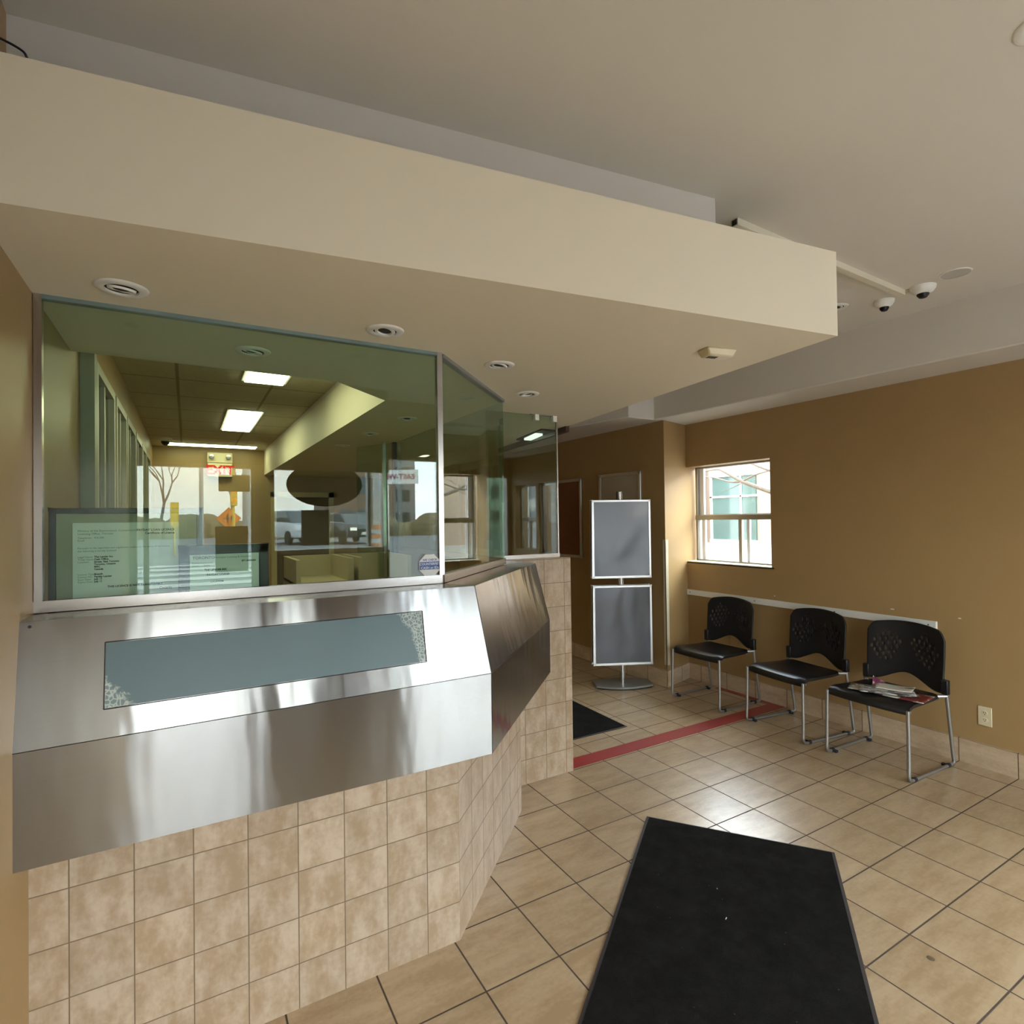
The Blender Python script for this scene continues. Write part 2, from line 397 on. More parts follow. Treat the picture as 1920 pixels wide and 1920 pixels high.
rwall(0.32, 3.043); rwall(3.043, 4.06, 0, 1.150); rwall(3.043, 4.06, 2.092, ZC)
struct(mb.build('wall_right', M['ochre']), 'ochre wall behind the row of black chairs', 'wall')
mb = MB().prism([(3.91, 3.864), (4.56, 4.042), (4.56, YB), (3.91, YB)], 0, 2.515)
struct(mb.build('wall_alcove', M['ochre']), 'ochre wall behind the poster stand with projecting corner', 'wall')
struct(MB().box(XL, 4.6, YB, YB + 0.15, 0, ZC).build('wall_back', M['ochre']), 'far ochre wall behind the glazed counter', 'wall')
# ceiling step and low slab over the counter
rec = [(0.94, YB), (0.94, 2.986), (0.609, 2.676), (XL, 2.655)]
struct(MB().prism([(XL, 1.501), (2.070, 1.171), (3.06, YB)] + rec, 2.255, 2.565).build('ceiling_bulkhead', M['cream']), 'low cream bulkhead slab over the counter', 'ceiling bulkhead')
struct(MB().prism([(XL, 1.777), (1.800, 1.484), (2.74, YB)] + rec, 2.565, ZC).build('ceiling_step', M['step']), 'off-white ceiling box above the cream bulkhead', 'ceiling box')
mb = MB().prism([(XR + .2, -1.6), (4.05, -1.6), (3.94, 1.2), (3.895, 2.1), (3.842, 3.32), (3.815, 3.895), (3.503, 3.893), (3.40, 4.40), (3.325, 4.80), (3.15, 6.0), (3.1, YB), (XR + .2, YB)], 2.515, ZC + .05)
struct(mb.build('ceiling_beam', M['ceiling'], bevel=0.008), 'boxed beam along the top of the right wall', 'ceiling beam')
struct(MB().box(XL, 0.94, 2.64, YB, 2.6, 2.64).build('ceiling_booth', M['booth_ceiling'], smooth=False), 'tiled suspended ceiling inside the teller booth', 'ceiling')
o = bpy.data.objects['ceiling_booth']
for p in o.data.polygons:
    for li in p.loop_indices:
        v = o.data.vertices[o.data.loops[li].vertex_index].co; o.data.uv_layers[0].data[li].uv = (v.x, v.y)

# baseboards
mb = MB()
q2(mb, (XR - 0.012, 3.968), (XR - 0.012, YF), 0, 0.152, 0)
for p in mb.uv: pass
def bb(name, x, ya, yb, label, lean=0.0):
    m = MB(); x1 = x + 0.03; z = 0.152
    m.quad((x, yb, 0), (x, ya, 0), (x + 0, ya, z), (x, yb, z), [(yb, 0), (ya, 0), (ya, z), (yb, z)])
    m.quad((x, yb, z), (x, ya, z), (x1, ya, z), (x1, yb, z), [(yb, .1), (ya, .1), (ya, .11), (yb, .11)])
    m.quad((x, ya, 0), (x1, ya, 0), (x1, ya, z), (x, ya, z), [(0.3, 0.01), (0.33, 0.01), (0.33, .14), (0.3, .14)])
    return struct(m.build(name, M['base'], smooth=False), label, 'baseboard')
bb('baseboard_right', XR - 0.012, 0.32, 3.966, 'beige tile baseboard under the row of chairs')
bb('baseboard_alcove', 3.91 - 0.012, 3.864, YB, 'beige tile baseboard behind the poster stand')
m = MB(); m.quad((3.898, 3.852, 0), (4.32, 3.966, 0), (4.32, 3.966, .152), (3.898, 3.852, .152), [(0.25, 0), (0.68, 0), (0.68, .152), (0.25, .152)])
m.quad((3.898, 3.852, .152), (4.32, 3.966, .152), (4.32, 3.985, .152), (3.898, 3.87, .152), [(.25, .1), (.5, .1), (.5, .11), (.25, .11)])
struct(m.build('baseboard_corner', M['base'], smooth=False), 'tile baseboard on the projecting wall corner', 'baseboard')
# corner guard and chair rail
struct(MB().box(3.901, 3.91, 3.857, 3.89, 0.205, 1.385).box(3.901, 3.935, 3.853, 3.866, 0.205, 1.385).build('trim_1', plain('cream_corner_guard', (0.62, 0.54, 0.38), 0.4)), 'cream corner guard strip on the projecting wall corner', 'corner guard')
rail = MB().box(4.298, XR, 1.825, 3.968, 0.828, 0.880).build('trim_2', M['white'], bevel=0.002)
struct(rail, 'white wall rail behind the backs of the black chairs', 'wall rail')
scr = MB()
for y in (1.87, 2.5, 3.2, 3.93): scr.lathe([(0, 4.2965), (0.005, 4.2965), (0.005, 4.2985)], (0, y, 0.853), 10, 'x') if False else scr.box(4.296, 4.2985, y - .004, y + .004, .85, .858)
scr.build('screw', M['darkhole'], rail)

# ------------------------------------------------------------------ right window
def window_unit(name, x, y0, y1, z0, z1, label, split=0.46):
    root = thing(name, label, 'window', (x, (y0 + y1) / 2, z0)); root['kind'] = 'structure'
    zm = z0 + (z1 - z0) * split; fr = MB(); t = 0.022
    fr.box(x, x + .06, y0, y1, z1 - t, z1); fr.box(x, x + .06, y0, y1, z0, z0 + t)
    fr.box(x, x + .06, y0, y0 + t, z0, z1); fr.box(x, x + .06, y1 - t, y1, z0, z1)
    fr.box(x - .008, x + .06, y0, y1, zm - .022, zm + .022)
    fr.build('window_frame', M['winframe'], root, True)
    vb = MB(); yc = y0 + (y1 - y0) * 0.43
    vb.box(x + .002, x + .035, yc - .016, yc + .016, z0 + t, zm - .02); vb.build('sliding_sash', M['winframe'], root, True)
    wv = MB(); wv.box(x + .035, x + .06, y1 - .075, y1 - t, zm + .02, z1 - t); wv.box(x + .035, x + .06, y1 - .085, y1 - .05, z0 + t, zm - .02)
    wv.box(x + .035, x + .055, yc - .08, yc - .05, z0 + t, zm - .02); wv.box(x + .03, x + .06, y0 + t, y1 - t, zm + .018, zm + .034)
    wv.build('inner_sash_strip', M['winwhite'], root, True)
    g = MB().box(x + .04, x + .045, y0 + t, y1 - t, z0 + t, z1 - t); g.build('pane', M['clear'], root, True)
    return root
window_unit('window_1', 4.47, 3.08, 3.992, 1.150, 2.100, 'small aluminium slider window in the right wall beside the corner')
struct(MB().box(XR, 4.53, 3.02, 4.03, 1.140, 1.158).build('sill_1', plain('cream_sill', (0.72, 0.64, 0.48), 0.4)), 'cream sill under the right wall window', 'window sill')
window_unit('window_2', 4.42, -1.42, -0.84, 1.150, 2.100, 'narrow slider window in the right wall near the street front')
r = thing('window_10', 'wide clear window in the right wall near the street front', 'window', (4.40, 0.0, 0)); r['kind'] = 'structure'
m = MB()
for y in (-0.78, -0.25, 0.28): m.box(4.38, 4.44, y, y + 0.04, 1.1, 2.1)
m.box(4.38, 4.44, -.78, .32, 2.06, 2.1).box(4.38, 4.44, -.78, .32, 1.1, 1.14); m.build('window_frame', M['alu'], r, True)
MB().box(4.405, 4.411, -.75, .3, 1.12, 2.08).build('pane', M['clear'], r, True)

# ------------------------------------------------------------------ street front behind the viewer
ZH = 2.075
YR = -1.55; ZR = 2.26
struct(MB().box(XL, 1.63, YF - .15, YF, ZH, ZC).box(1.575, 1.615, YR - .1, YF - .15, ZR, ZC).box(1.615, XR, YR - .15, YR, ZR, ZC).build('wall_front', M['ochre']), 'ochre wall over the street front glazing', 'wall')
m = MB()
for x0, x1 in ((XL, -0.335), (0.475, 0.64), (1.575, 1.615)): m.box(x0, x1, YF - .08, YF, 0, ZH)
m.box(1.555, 1.63, YF - .08, YF, 0, 1.33)
for x0, x1 in ((1.585, 1.615), (2.85, 2.91), (4.25, XR)): m.box(x0, x1, YR - .08, YR, 0, ZR)
m.box(XL, 1.63, YF - .08, YF, ZH - .03, ZH).box(1.63, XR, YR - .08, YR, ZR - .03, ZR).box(1.63, 4.25, YR - .08, YR, 0, .08)
struct(m.build('trim_3', plain('lilac_grey_mullion', (0.50, 0.47, 0.46), 0.35, 0.3)), 'metal mullions of the street front', 'window frame')
struct(MB().box(.64, 1.555, YF - .1, YF - .02, 0, 1.33).build('wall_kick', M['stuccowhite']), 'low pale panel below the street front window', 'wall')
struct(MB().box(2.91, 4.25, YR - .1, YR - .02, 0, .9).build('wall_kick', M['stuccowhite']), 'low pale panel added at the right end of the street front to dim the floor', 'wall')  # unseen panel added to keep daylight off the floor at lower right
struct(MB().box(.64, 1.555, YF - .1, YF + .06, 1.33, 1.36).build('sill_2', M['white']), 'white sill below the street front window', 'window sill')
r = thing('window_3', 'wide street front window with a dark oval sticker', 'window', (2.4, YF - .05, 0)); r['kind'] = 'structure'
MB().box(.64, 1.555, YF - .05, YF - .044, 1.35, ZH - .03).build('pane', M['clear'], r, True)
MB().box(1.60, 1.606, YR, YF - .08, .0, ZH).build('return_pane', M['clear'], r, True)
MB().box(1.615, 2.85, YR - .05, YR - .044, .08, ZR - .03).build('pane', M['clear'], r, True)
MB().box(2.91, 4.25, YR - .05, YR - .044, .08, ZR - .03).build('pane', M['clear'], r, True)
oval = MB(); n = 40
oval.add([(1.065 + .325 * math.cos(2 * math.pi * k / n), yy, 1.925 + .193 * math.sin(2 * math.pi * k / n)) for yy in (YF - .040, YF - .038) for k in range(n)],
         [tuple(range(n)), tuple(range(n, 2 * n))[::-1]] + [(k, (k + 1) % n, n + (k + 1) % n, n + k) for k in range(n)])
tag(oval.build('window_sticker', M['darkpanel']), 'dark oval sticker on the street front window, mirrored in the counter glass', 'sticker')
tag(MB().box(.86, 1.10, YF - .040, YF - .038, 1.39, 1.70).build('paper_notice', M['paperback']), 'grey paper notice taped to the street front window under the oval sticker', 'notice')
r = thing('door_1', 'glazed entrance door behind the viewer', 'door', (.07, YF - .04, 0)); r['kind'] = 'structure'
m = MB().box(-.335, -.325, YF - .06, YF - .02, 0, ZH - .03).box(.463, .475, YF - .06, YF - .02, 0, ZH - .03).box(-.325, .463, YF - .06, YF - .02, 0, .1)
m.box(-.285, -.25, YF - .06, YF - .02, .1, ZH - .03)
m.build('door_frame', M['alu'], r, True)
MB().box(-.325, .463, YF - .045, YF - .039, .1, ZH - .03).build('pane', M['clear'], r, True)
tag(MB().box(.225, .455, YF - .035, YF - .033, 1.855, 1.99).build('paper_notice', M['paperback']), 'small wide paper notice high on the entrance door', 'notice')
tag(MB().box(.20, .44, YF - .035, YF - .033, 1.20, 1.57).build('paper_notice', plain('tan_paper_back', (0.33, 0.22, 0.17), 0.7)), 'tan paper notice at mid height on the entrance door', 'notice')

# ------------------------------------------------------------------ teller counter
C1, C2 = Vector((0.892, 1.975)), Vector((1.58, 2.665))
def ring(d, yend=2.912):
    # outline of the three counter faces moved outward by d
    return [(XL, 1.975 - d), (C1.x + .4142 * d, C1.y - d), (C2.x + d, C2.y - .4142 * d), (C2.x + d, yend)]
cnt = thing('service_counter', 'tiled teller counter with folded stainless steel front', 'counter', (0.6, 2.2, 0))
m = MB(); R0 = ring(0.0)
q2(m, R0[0], R0[1], 0, 1.30, XL)
m.build('front_tile_panel', M['ctile'], cnt, True, smooth=False)
m = MB(); q2(m, R0[1], R0[2], 0, 1.30, 0.0); q2(m, R0[2], R0[3], 0, 1.30, 0.0)
m.build('side_tile_panel', M['ctile2'], cnt, True, smooth=False)
# steel cladding: three bays of upper slope and lower apron
A, B, Cc = ring(.088), ring(.158), ring(.158)
ZT, ZM, ZB = 1.352, 1.040, 0.748
def steelbay(i, up_name, low_name, sub=1):
    a0, a1, b0, b1 = A[i], A[i + 1], B[i], B[i + 1]
    L = (Vector(b1) - Vector(b0)).length
    e0 = 0.0 if i else 0.0
    m = MB(); m.quad((*b0, ZM), (*b1, ZM), (*a1, ZT), (*a0, ZT), [(0, 0), (L, 0), (L, .32), (0, .32)])
    m.build(up_name, M['steel'], cnt, True, smooth=False)
    m = MB(); m.quad((*b0, ZB), (*b1, ZB), (*b1, ZM - .0015), (*b0, ZM - .0015), [(0, 0), (L, 0), (L, .29), (0, .29)])
    r0, r1 = ring(0.01)[i], ring(0.01)[i + 1]
    m.quad((*r0, ZB), (*r1, ZB), (*b1, ZB), (*b0, ZB), [(0, 0), (L, 0), (L, .15), (0, .15)])
    m.build(low_name, M['steel'], cnt, True, smooth=False)
for i in range(3): steelbay(i, 'upper_steel_panel', 'lower_steel_panel')
G = ring(-.085)
m = MB()
for i in range(3):
    L = (Vector(A[i + 1]) - Vector(A[i])).length
    m.quad((*A[i], ZT), (*A[i + 1], ZT), (*G[i + 1], ZT), (*G[i], ZT), [(0, 0), (L, 0), (L, .17), (0, .17)])
    m.quad((*A[i], ZT - .02), (*A[i + 1], ZT - .02), (*A[i + 1], ZT), (*A[i], ZT), [(0, 0), (L, 0), (L, .02), (0, .02)])
m.build('steel_ledge', M['steel'], cnt, True, smooth=False)
# seams between steel sheets
sm = MB()
for i in (1, 2):
    sm.tube([(*A[i], ZT + .0005), (*B[i], ZM)], .0012, 6); sm.tube([(*B[i], ZM), (*B[i], ZB)], .0012, 6)
for i in range(3): sm.tube([(*B[i], ZM - .001), (*B[i + 1], ZM - .001)], .0013, 6)
sm.build('seam', M['darkhole'], cnt, True)
# teal sign panel on the slope
ez = Vector((0, .0700, .312)).normalized(); nrm = Vector((1, 0, 0)).cross(ez)
o0 = Vector((0, 1.817, 1.040))
def sl(x, z, off): k = (z - 1.040) / ez.z; return o0 + Vector((x, 0, 0)) + ez * k + nrm * off
m = MB(); m.quad(sl(-.190, 1.113, .0015), sl(.712, 1.113, .0015), sl(.712, 1.279, .0015), sl(-.190, 1.279, .0015))
m.build('slate_blue_panel', M['teal'], cnt, True, smooth=False)
m = MB(); P = [sl(-.192, 1.111, .002), sl(.714, 1.111, .002), sl(.714, 1.281, .002), sl(-.192, 1.281, .002)]
for k in range(4): m.tube([P[k], P[(k + 1) % 4]], .0014, 6)
m.build('panel_edge', M['darkhole'], cnt, True)
# black mark on left end
m = MB(); m.lathe([(0, -.002), (.004, -.002), (.004, .001)], (-.352, 1.885, 1.338), 10, 'y'); m.build('rivet', M['darkhole'], cnt, True)
# inner work surface
m = MB().prism([(XL, 2.045), (.84, 2.045), (1.49, 2.69), (1.49, 3.3), (.55, 3.3), (.3, 2.75), (XL, 2.6)], 1.02, 1.06); m.build('worktop', plain('worktop', (0.2, 0.19, 0.17), 0.4), cnt, True)

# glass screen
scrn = thing('glass_screen', 'green tinted glass screen standing on the teller counter', 'glass screen', (0.6, 2.2, 1.35))
GY = ring(-.070); ZG0, ZG1 = 1.386, 2.245
def pane(p, q, z0, z1, name='pane', th=.010, par=scrn, mat='green'):
    p, q = Vector(p), Vector(q); d = (q - p).normalized(); n = Vector((-d.y, d.x)) * th / 2
    m = MB(); m.prism([tuple(p + n), tuple(q + n), tuple(q - n), tuple(p - n)], z0, z1); return m.build(name, M[mat], par, True, smooth=False)
def bar(p, q, w, z0, z1, name, mat='alu', par=scrn, ext=0.0):
    p, q = Vector(p), Vector(q); d = (q - p).normalized(); n = Vector((-d.y, d.x)) * w / 2; p = p - d * ext; q = q + d * ext
    return MB().prism([tuple(p + n), tuple(q + n), tuple(q - n), tuple(p - n)], z0, z1).build(name, M[mat], par, True, smooth=False)
pane((GY[0][0] + .02, GY[0][1]), (GY[1][0] - .013, GY[1][1]), ZG0, ZG1)
pane((GY[1][0] + .008, GY[1][1] + .008), (GY[2][0] - .003, GY[2][1] - .003), ZG0, ZG1)
GB = (1.51, 4.55)
pane((GY[2][0], GY[2][1] + .006), GB, ZG0, ZG1)
MB().box(1.492, 1.528, 4.54, 4.575, 1.06, 2.255).build('end_post', M['navyframe'], scrn, True)
pane((1.505, 4.56), (1.30, 4.95), 1.06, 2.25)
MB().box(1.425, 1.45, 4.60, 4.63, 1.06, 2.255).build('inner_post', M['alu'], scrn, True)
bar((XL, GY[0][1]), (GY[1][0], GY[1][1]), .024, 1.354, 1.386, 'bottom_channel')
bar(GY[1], GY[2], .022, 1.354, 1.386, 'bottom_channel', ext=-.006)
bar(GY[2], GB, .022, 1.354, 1.386, 'bottom_channel', ext=-.008)
bar((XL + .002, GY[0][1]), (XL + .021, GY[0][1]), .026, 1.386, 2.255, 'left_jamb')
bar((GY[1][0] - .013, GY[1][1]), (GY[1][0] + .008, GY[1][1]), .026, 1.386, 2.255, 'corner_post', 'alu')
M['topchan'] = plain('pale_top_channel', (0.20, 0.27, 0.26), 0.35, 0.4)
bar((XL + .021, GY[0][1]), (GY[1][0] - .013, GY[1][1]), .026, 2.243, 2.255, 'top_channel', 'topchan')
bar(GY[1], GY[2], .03, 2.241, 2.255, 'top_channel', 'greybase', ext=-.01)
# octagon sticker
ox, oz, oy, orr = .812, 1.425, GY[0][1] - .0065, .046
stk = MB(); pts = [(ox + orr * math.cos(math.pi / 8 + k * math.pi / 4), oz + orr * math.sin(math.pi / 8 + k * math.pi / 4)) for k in range(8)]
stk.add([(p[0], yy, p[1]) for yy in (oy, oy + .0008) for p in pts], [tuple(range(8)), tuple(range(8, 16))] + [(k, (k + 1) % 8, 8 + (k + 1) % 8, 8 + k) for k in range(8)])
st = tag(stk.build('octagon_sticker', M['paper']), 'small white and blue octagonal counterfeit warning sticker on the counter glass', 'sticker')
MB().box(ox - .041, ox + .041, oy - .0006, oy, oz - .016, oz + .014).build('blue_band', M['blueink'], st)
Mx = basis((ox, oy - .0012, oz), (1, 0, 0), (0, 0, 1))
text_mb([('COUNTERFEIT', 0, .0015, .0128, 'CENTER'), ('CASH or IDs', 0, -.0135, .0135, 'CENTER')], Mx, bold=.0002).build('white_lettering', M['paper'], st)
text_mb([('WE CHECK', 0, .0175, .0115, 'CENTER')], Mx, bold=.0003).build('blue_lettering', M['blueink'], st)

# ------------------------------------------------------------------ half wall with its own glass
hw = thing('tiled_half_wall', 'short tiled half wall ending right of the teller counter', 'half wall', (1.84, 2.96, 0))
m = MB(); H0, H1, HYb = 1.583, 2.113, 3.02
def hq(a, b, u0): q2(m, a, b, 0, 1.352, u0)
hq((H0, 2.912), (H1, 2.912), H0 - 1.762 + .0)
hq((H1, 2.912), (H1, HYb), 0); hq((H1, HYb), (H0, HYb), 0)
m.quad((H0, 2.912, 1.352), (H1, 2.912, 1.352), (H1, HYb, 1.352), (H0, HYb, 1.352), [(.01, .01), (.01, .14), (.1, .14), (.1, .01)])
m.build('tile_cladding', M['ctile2'], hw, True, smooth=False)
hs_ = thing('side_glass_screen', 'small glass screen on top of the tiled half wall', 'glass screen', (1.8, 2.965, 1.352))
pane((1.548, 2.965), (2.058, 2.965), 1.37, 2.25, par=hs_)
bar((1.548, 2.965), (2.062, 2.965), .022, 1.353, 1.378, 'bottom_channel', par=hs_)
bar((2.052, 2.965), (2.060, 2.965), .014, 1.378, 2.25, 'polished_edge', 'alu', hs_)
for x in (1.885, 2.02):
    MB().box(x, x + .028, 2.945, 2.985, 2.215, 2.252).build('clip', M['whiteplastic'], hs_, True)
MB().box(1.86, 2.05, 2.956, 2.974, 2.2505, 2.2545).build('top_plate', M['greybase'], hs_, True)
# dark strip added as the shadow between slab and beam; lamp at slab edge
tag(MB().prism([(2.335, 3.25), (2.50, 4.55), (2.53, 4.55), (2.365, 3.25)], 2.215, 2.262).build('gap_shadow_strip', M['gap_shade']), 'dark brown strip standing in for the gap shadow along the edge of the cream bulkhead', 'gap shadow strip')
r = thing('ceiling_lamp', 'lit boxed lamp under the bulkhead, seen through the side glass', 'ceiling light', (2.36, 3.7, 2.255))
MB().prism([(2.24, 3.42), (2.36, 3.42), (2.46, 3.95), (2.34, 3.95)], 2.243, 2.2548).build('housing', M['darkhole'], r, True)
MB().prism([(2.27, 3.55), (2.335, 3.55), (2.40, 3.82), (2.335, 3.82)], 2.228, 2.243).build('diffuser', M['bulb'], r, True)

# ------------------------------------------------------------------ framed licences behind the glass
def licence(x0, x1, z0, z1, px0, px1, pz0, pz1, y, label, lines, bold_lines, bw, mount):
    r = thing('framed_licence', label, 'framed certificate', ((x0 + x1) / 2, y, 1.06), group=None)
    m = MB().box(x0, x1, y, y + .018, z1 - bw, z1).box(x0, x1, y, y + .018, z0, z0 + bw).box(x0, x0 + bw, y, y + .018, z0, z1).box(x1 - bw, x1, y, y + .018, z0, z1)
    m.build('frame', M['navyframe'], r, True, bevel=.002)
    MB().box(x0 + bw * .9, x1 - bw * .9, y + .006, y + .014, z0 + bw * .9, z1 - bw * .9).build('mount', mount, r, True)
    MB().box(px0, px1, y + .003, y + .0058, pz0, pz1).build('certificate', M['paper'], r, True)
    b = basis((px0, y + .0022, pz0), (1, 0, 0), (0, 0, 1))
    for nm, ls in lines.items(): text_mb(ls, b, bold=.0003 if nm in bold_lines else 0).build(nm, M['ink'] if nm in bold_lines else M['greyink'], r, True)
    return r
vals = ['The Lender Inc.', 'Cash Office', 'Street, East Toronto', 'Toronto, Ontario', 'M4C', 'Canada', '', 'Branch', 'Payday Lender', 'July 11', 'July 11']
L1 = {'address_text': [('Ministry of the Environment, Conservation', .012, .200, .0085), ('Licensing Office, Toronto', .012, .191, .0085), ('Telephone:   416 000', .012, .179, .0075), ('Email:', .012, .171, .0075)],
      'body_text': [('Pursuant to the legislation and regulations, subject to the terms of the licence,', .012, .148, .0075), ('the following is hereby licensed.', .012, .139, .0075)],
      'field_text': [(q, .012, z, .0075) for q, z in (('Legal Name:', .121), ('Trade Name:', .1135), ('Location:', .106))],
      'date_text': [(q, .012, z, .0075) for q, z in (('Licence Type:', .0685), ('Licence No:', .061), ('Issue Date:', .0535), ('Expiry Date:', .046))],
      'value_text': [(q, .052, .121 - .0075 * k, .0075) for k, q in enumerate(vals)],
      'title_text': [('PAYDAY LOAN LICENCE', .262, .200, .0092, 'RIGHT'), ('Certificate of Licence', .262, .190, .0092, 'RIGHT')],
      'notice_text': [('THIS LICENCE IS NOT TRANSFERABLE', .085, .028, .0085)], 'crest_text': [('Ontario', .220, .014, .0105)],
      'signature_line': [('_____________________', .185, .048, .008)]}
licence(-.352, .045, 1.33, 1.650, -.296, -.022, 1.378, 1.605, 2.115, 'large dark framed licence leaning behind the counter glass at left', L1, ('value_text', 'title_text', 'notice_text', 'crest_text'), .017, M['mount'])
L2 = {'heading_text': [('Municipal Licensing & Standards', .075, .118, .0085)], 'city_text': [('TORONTO', .012, .117, .0125)], 'number_text': [('B71-0000000', .155, .104, .008)],
      'small_text': [('Business licence issued', .010, .103, .0065), ('Licence        Expiry', .010, .094, .0065)], 'holder_text': [('THE LENDER INC', .045, .078, .0085), ('PAYDAY LOANS', .052, .062, .009)], 'location_text': [('LOCATION', .062, .040, .0075)]}
licence(-.022, .242, 1.33, 1.528, .004, .216, 1.366, 1.500, 2.080, 'small dark framed licence standing in front of the larger one', L2, ('city_text', 'number_text', 'holder_text', 'location_text'), .030, M['navyframe'])

# ------------------------------------------------------------------ booth interior
def booth_win(y0, y1, i):
    r = thing('window_%d' % (3 + i), 'tall inner sliding window of the booth left wall', 'window', (XL, (y0 + y1) / 2, 1)); r['kind'] = 'structure'
    m = MB(); t = .045; x0, x1 = XL + .001, XL + .035
    m.box(x0, x1, y0, y1, 2.28, 2.325).box(x0, x1, y0, y0 + t, .9, 2.28).box(x0, x1, y1 - t, y1, .9, 2.28).box(x0, x1, y0, y1, .9, .95)
    m.box(x0, x1 - .01, (y0 + y1) / 2 - .02, (y0 + y1) / 2 + .02, .95, 2.28)
    m.build('window_frame', plain('beige_frame_%d' % i, (0.50, 0.47, 0.38), 0.4), r, True)
    MB().box(x0, x0 + .006, y0 + t, y1 - t, .95, 2.28).build('pane', M['darkpanel'], r, True)
m = MB().box(XL + .001, XL + .05, 2.84, 2.89, .9, 2.32).box(XL + .001, XL + .03, 2.90, 2.94, .9, 2.32).box(XL + .001, XL + .04, 2.96, 3.02, .9, 2.32)
struct(m.build('trim_4', plain('grey_green_jamb', (0.30, 0.31, 0.25), 0.4)), 'grooved jamb of the booth sliding windows', 'window frame')
for i, (a, b) in enumerate(((3.06, 3.78), (3.86, 4.50), (4.56, 5.25), (5.31, 6.0), (6.06, 6.6), (6.66, 7.3))): booth_win(a, b, i + 1)
def panel_light(x0, x1, y0, y1, label):
    r = thing('ceiling_panel_light', label, 'ceiling light', ((x0 + x1) / 2, (y0 + y1) / 2, 2.6), group=None)
    MB().box(x0 - .02, x1 + .02, y0 - .02, y1 + .02, 2.592, 2.5995).build('frame', M['white'], r, True)
    MB().box(x0, x1, y0, y1, 2.582, 2.592).build('diffuser', M['panel_on'], r, True)
panel_light(.355, .605, 3.13, 4.32, 'lit panel light of the booth ceiling nearest the glass')
panel_light(.335, .595, 5.50, 6.70, 'lit panel light further back in the booth ceiling')
panel_light(-.20, .80, 8.05, 8.24, 'long lit panel light in front of the booth far wall')
r = thing('dome_camera', 'small dome camera on the booth ceiling beside the long light', 'security camera', (-.21, 7.7, 2.6))
MB().lathe([(0, 2.599), (.07, 2.599), (.07, 2.575), (.05, 2.56), (0, 2.56)], (-.21, 7.7, 0)).build('base', M['whiteplastic'], r, True)
MB().lathe([(.045, 2.56), (.04, 2.535), (.02, 2.515), (0, 2.51)], (-.21, 7.7, 0)).build('dome', M['black'], r, True)
# exit sign with twin lamps
r = thing('exit_sign', 'cream emergency light box with red EXIT sign on the far booth wall', 'exit sign', (.39, 8.45, 2.35))
MB().box(.24, .54, 8.42, 8.499, 2.40, 2.535).build('battery_box', M['ivory'], r, True, bevel=.006)
MB().box(.245, .535, 8.43, 8.499, 2.215, 2.40).build('sign_box', M['ivory'], r, True, bevel=.004)
for x in (.29, .49): MB().lathe([(0, 8.37), (.03, 8.375), (.034, 8.40), (.02, 8.43)], (x, 0, 2.475), 16, 'y').build('lamp_head', M['alu'], r, True)
text_mb([('EXIT', .39, 2.25, .165, 'CENTER')], basis((0, 8.427, 0), (1, 0, 0), (0, 0, 1)), bold=.006).build('lettering', M['redink'], r, True)
r = thing('door_2', 'beige framed door in the far wall of the booth', 'door', (1.35, 8.45, 0)); r['kind'] = 'structure'
MB().box(1.02, 1.09, 8.44, 8.5, 0, 2.02).box(1.80, 1.87, 8.44, 8.5, 0, 2.02).box(1.02, 1.87, 8.44, 8.5, 1.95, 2.02).build('door_frame', plain('beige_door_frame', (0.55, 0.45, 0.22), 0.4), r, True)
MB().box(1.09, 1.80, 8.47, 8.495, 0, 1.95).build('door_leaf', M['kraft_in'], r, True)
# shelving and desk seen low through the glass
r = thing('storage_cabinet', 'beige open storage cabinet inside the booth behind the glass', 'cabinet', (1.05, 4.4, 0))
X0, X1, Y0, Y1 = .66, 1.50, 4.15, 4.75
m = MB().box(X0, X0 + .03, Y0, Y1, 0, 1.33).box(X1 - .03, X1, Y0, Y1, 0, 1.33).box(X0, X1, Y1 - .02, Y1, 0, 1.33).box(1.02, 1.06, Y0, Y1, 0, 1.33).box(1.10, 1.13, Y0 + .02, Y1, 0, 1.33)
m.build('carcass', M['kraft'], r, True)
MB().box(X0, 1.03, Y0 + .02, Y1, 1.14, 1.165).build('shelf', M['kraft'], r, True)
MB().box(1.06, X1, Y0 + .02, Y1, .98, 1.005).build('shelf', M['kraft'], r, True)
MB().box(X0, X1, Y0 + .01, Y0 + .03, .3, 1.0).build('drawer_front', M['kraft'], r, True)
r = thing('desk_pedestal', 'beige drawer pedestal with round lock below the booth counter', 'pedestal', (.70, 3.6, 0))
MB().box(.56, .84, 3.45, 3.95, 0, 1.17).build('carcass', M['kraft'], r, True, bevel=.004)
MB().box(.57, .83, 3.435, 3.45, .96, 1.155).build('drawer', M['kraft'], r, True)
MB().lathe([(0, 3.425), (.014, 3.425), (.014, 3.436)], (.63, 0, 1.10), 14, 'y').build('lock', M['darkhole'], r, True)
tag(MB().box(.86, 1.38, 3.3, 3.9, 1.10, 1.13).box(.88, .92, 3.32, 3.88, 0, 1.10).box(1.32, 1.36, 3.32, 3.88, 0, 1.10).build('desk', M['kraft'], bevel=.003), 'beige desk top inside the booth beside the drawer pedestal', 'desk')

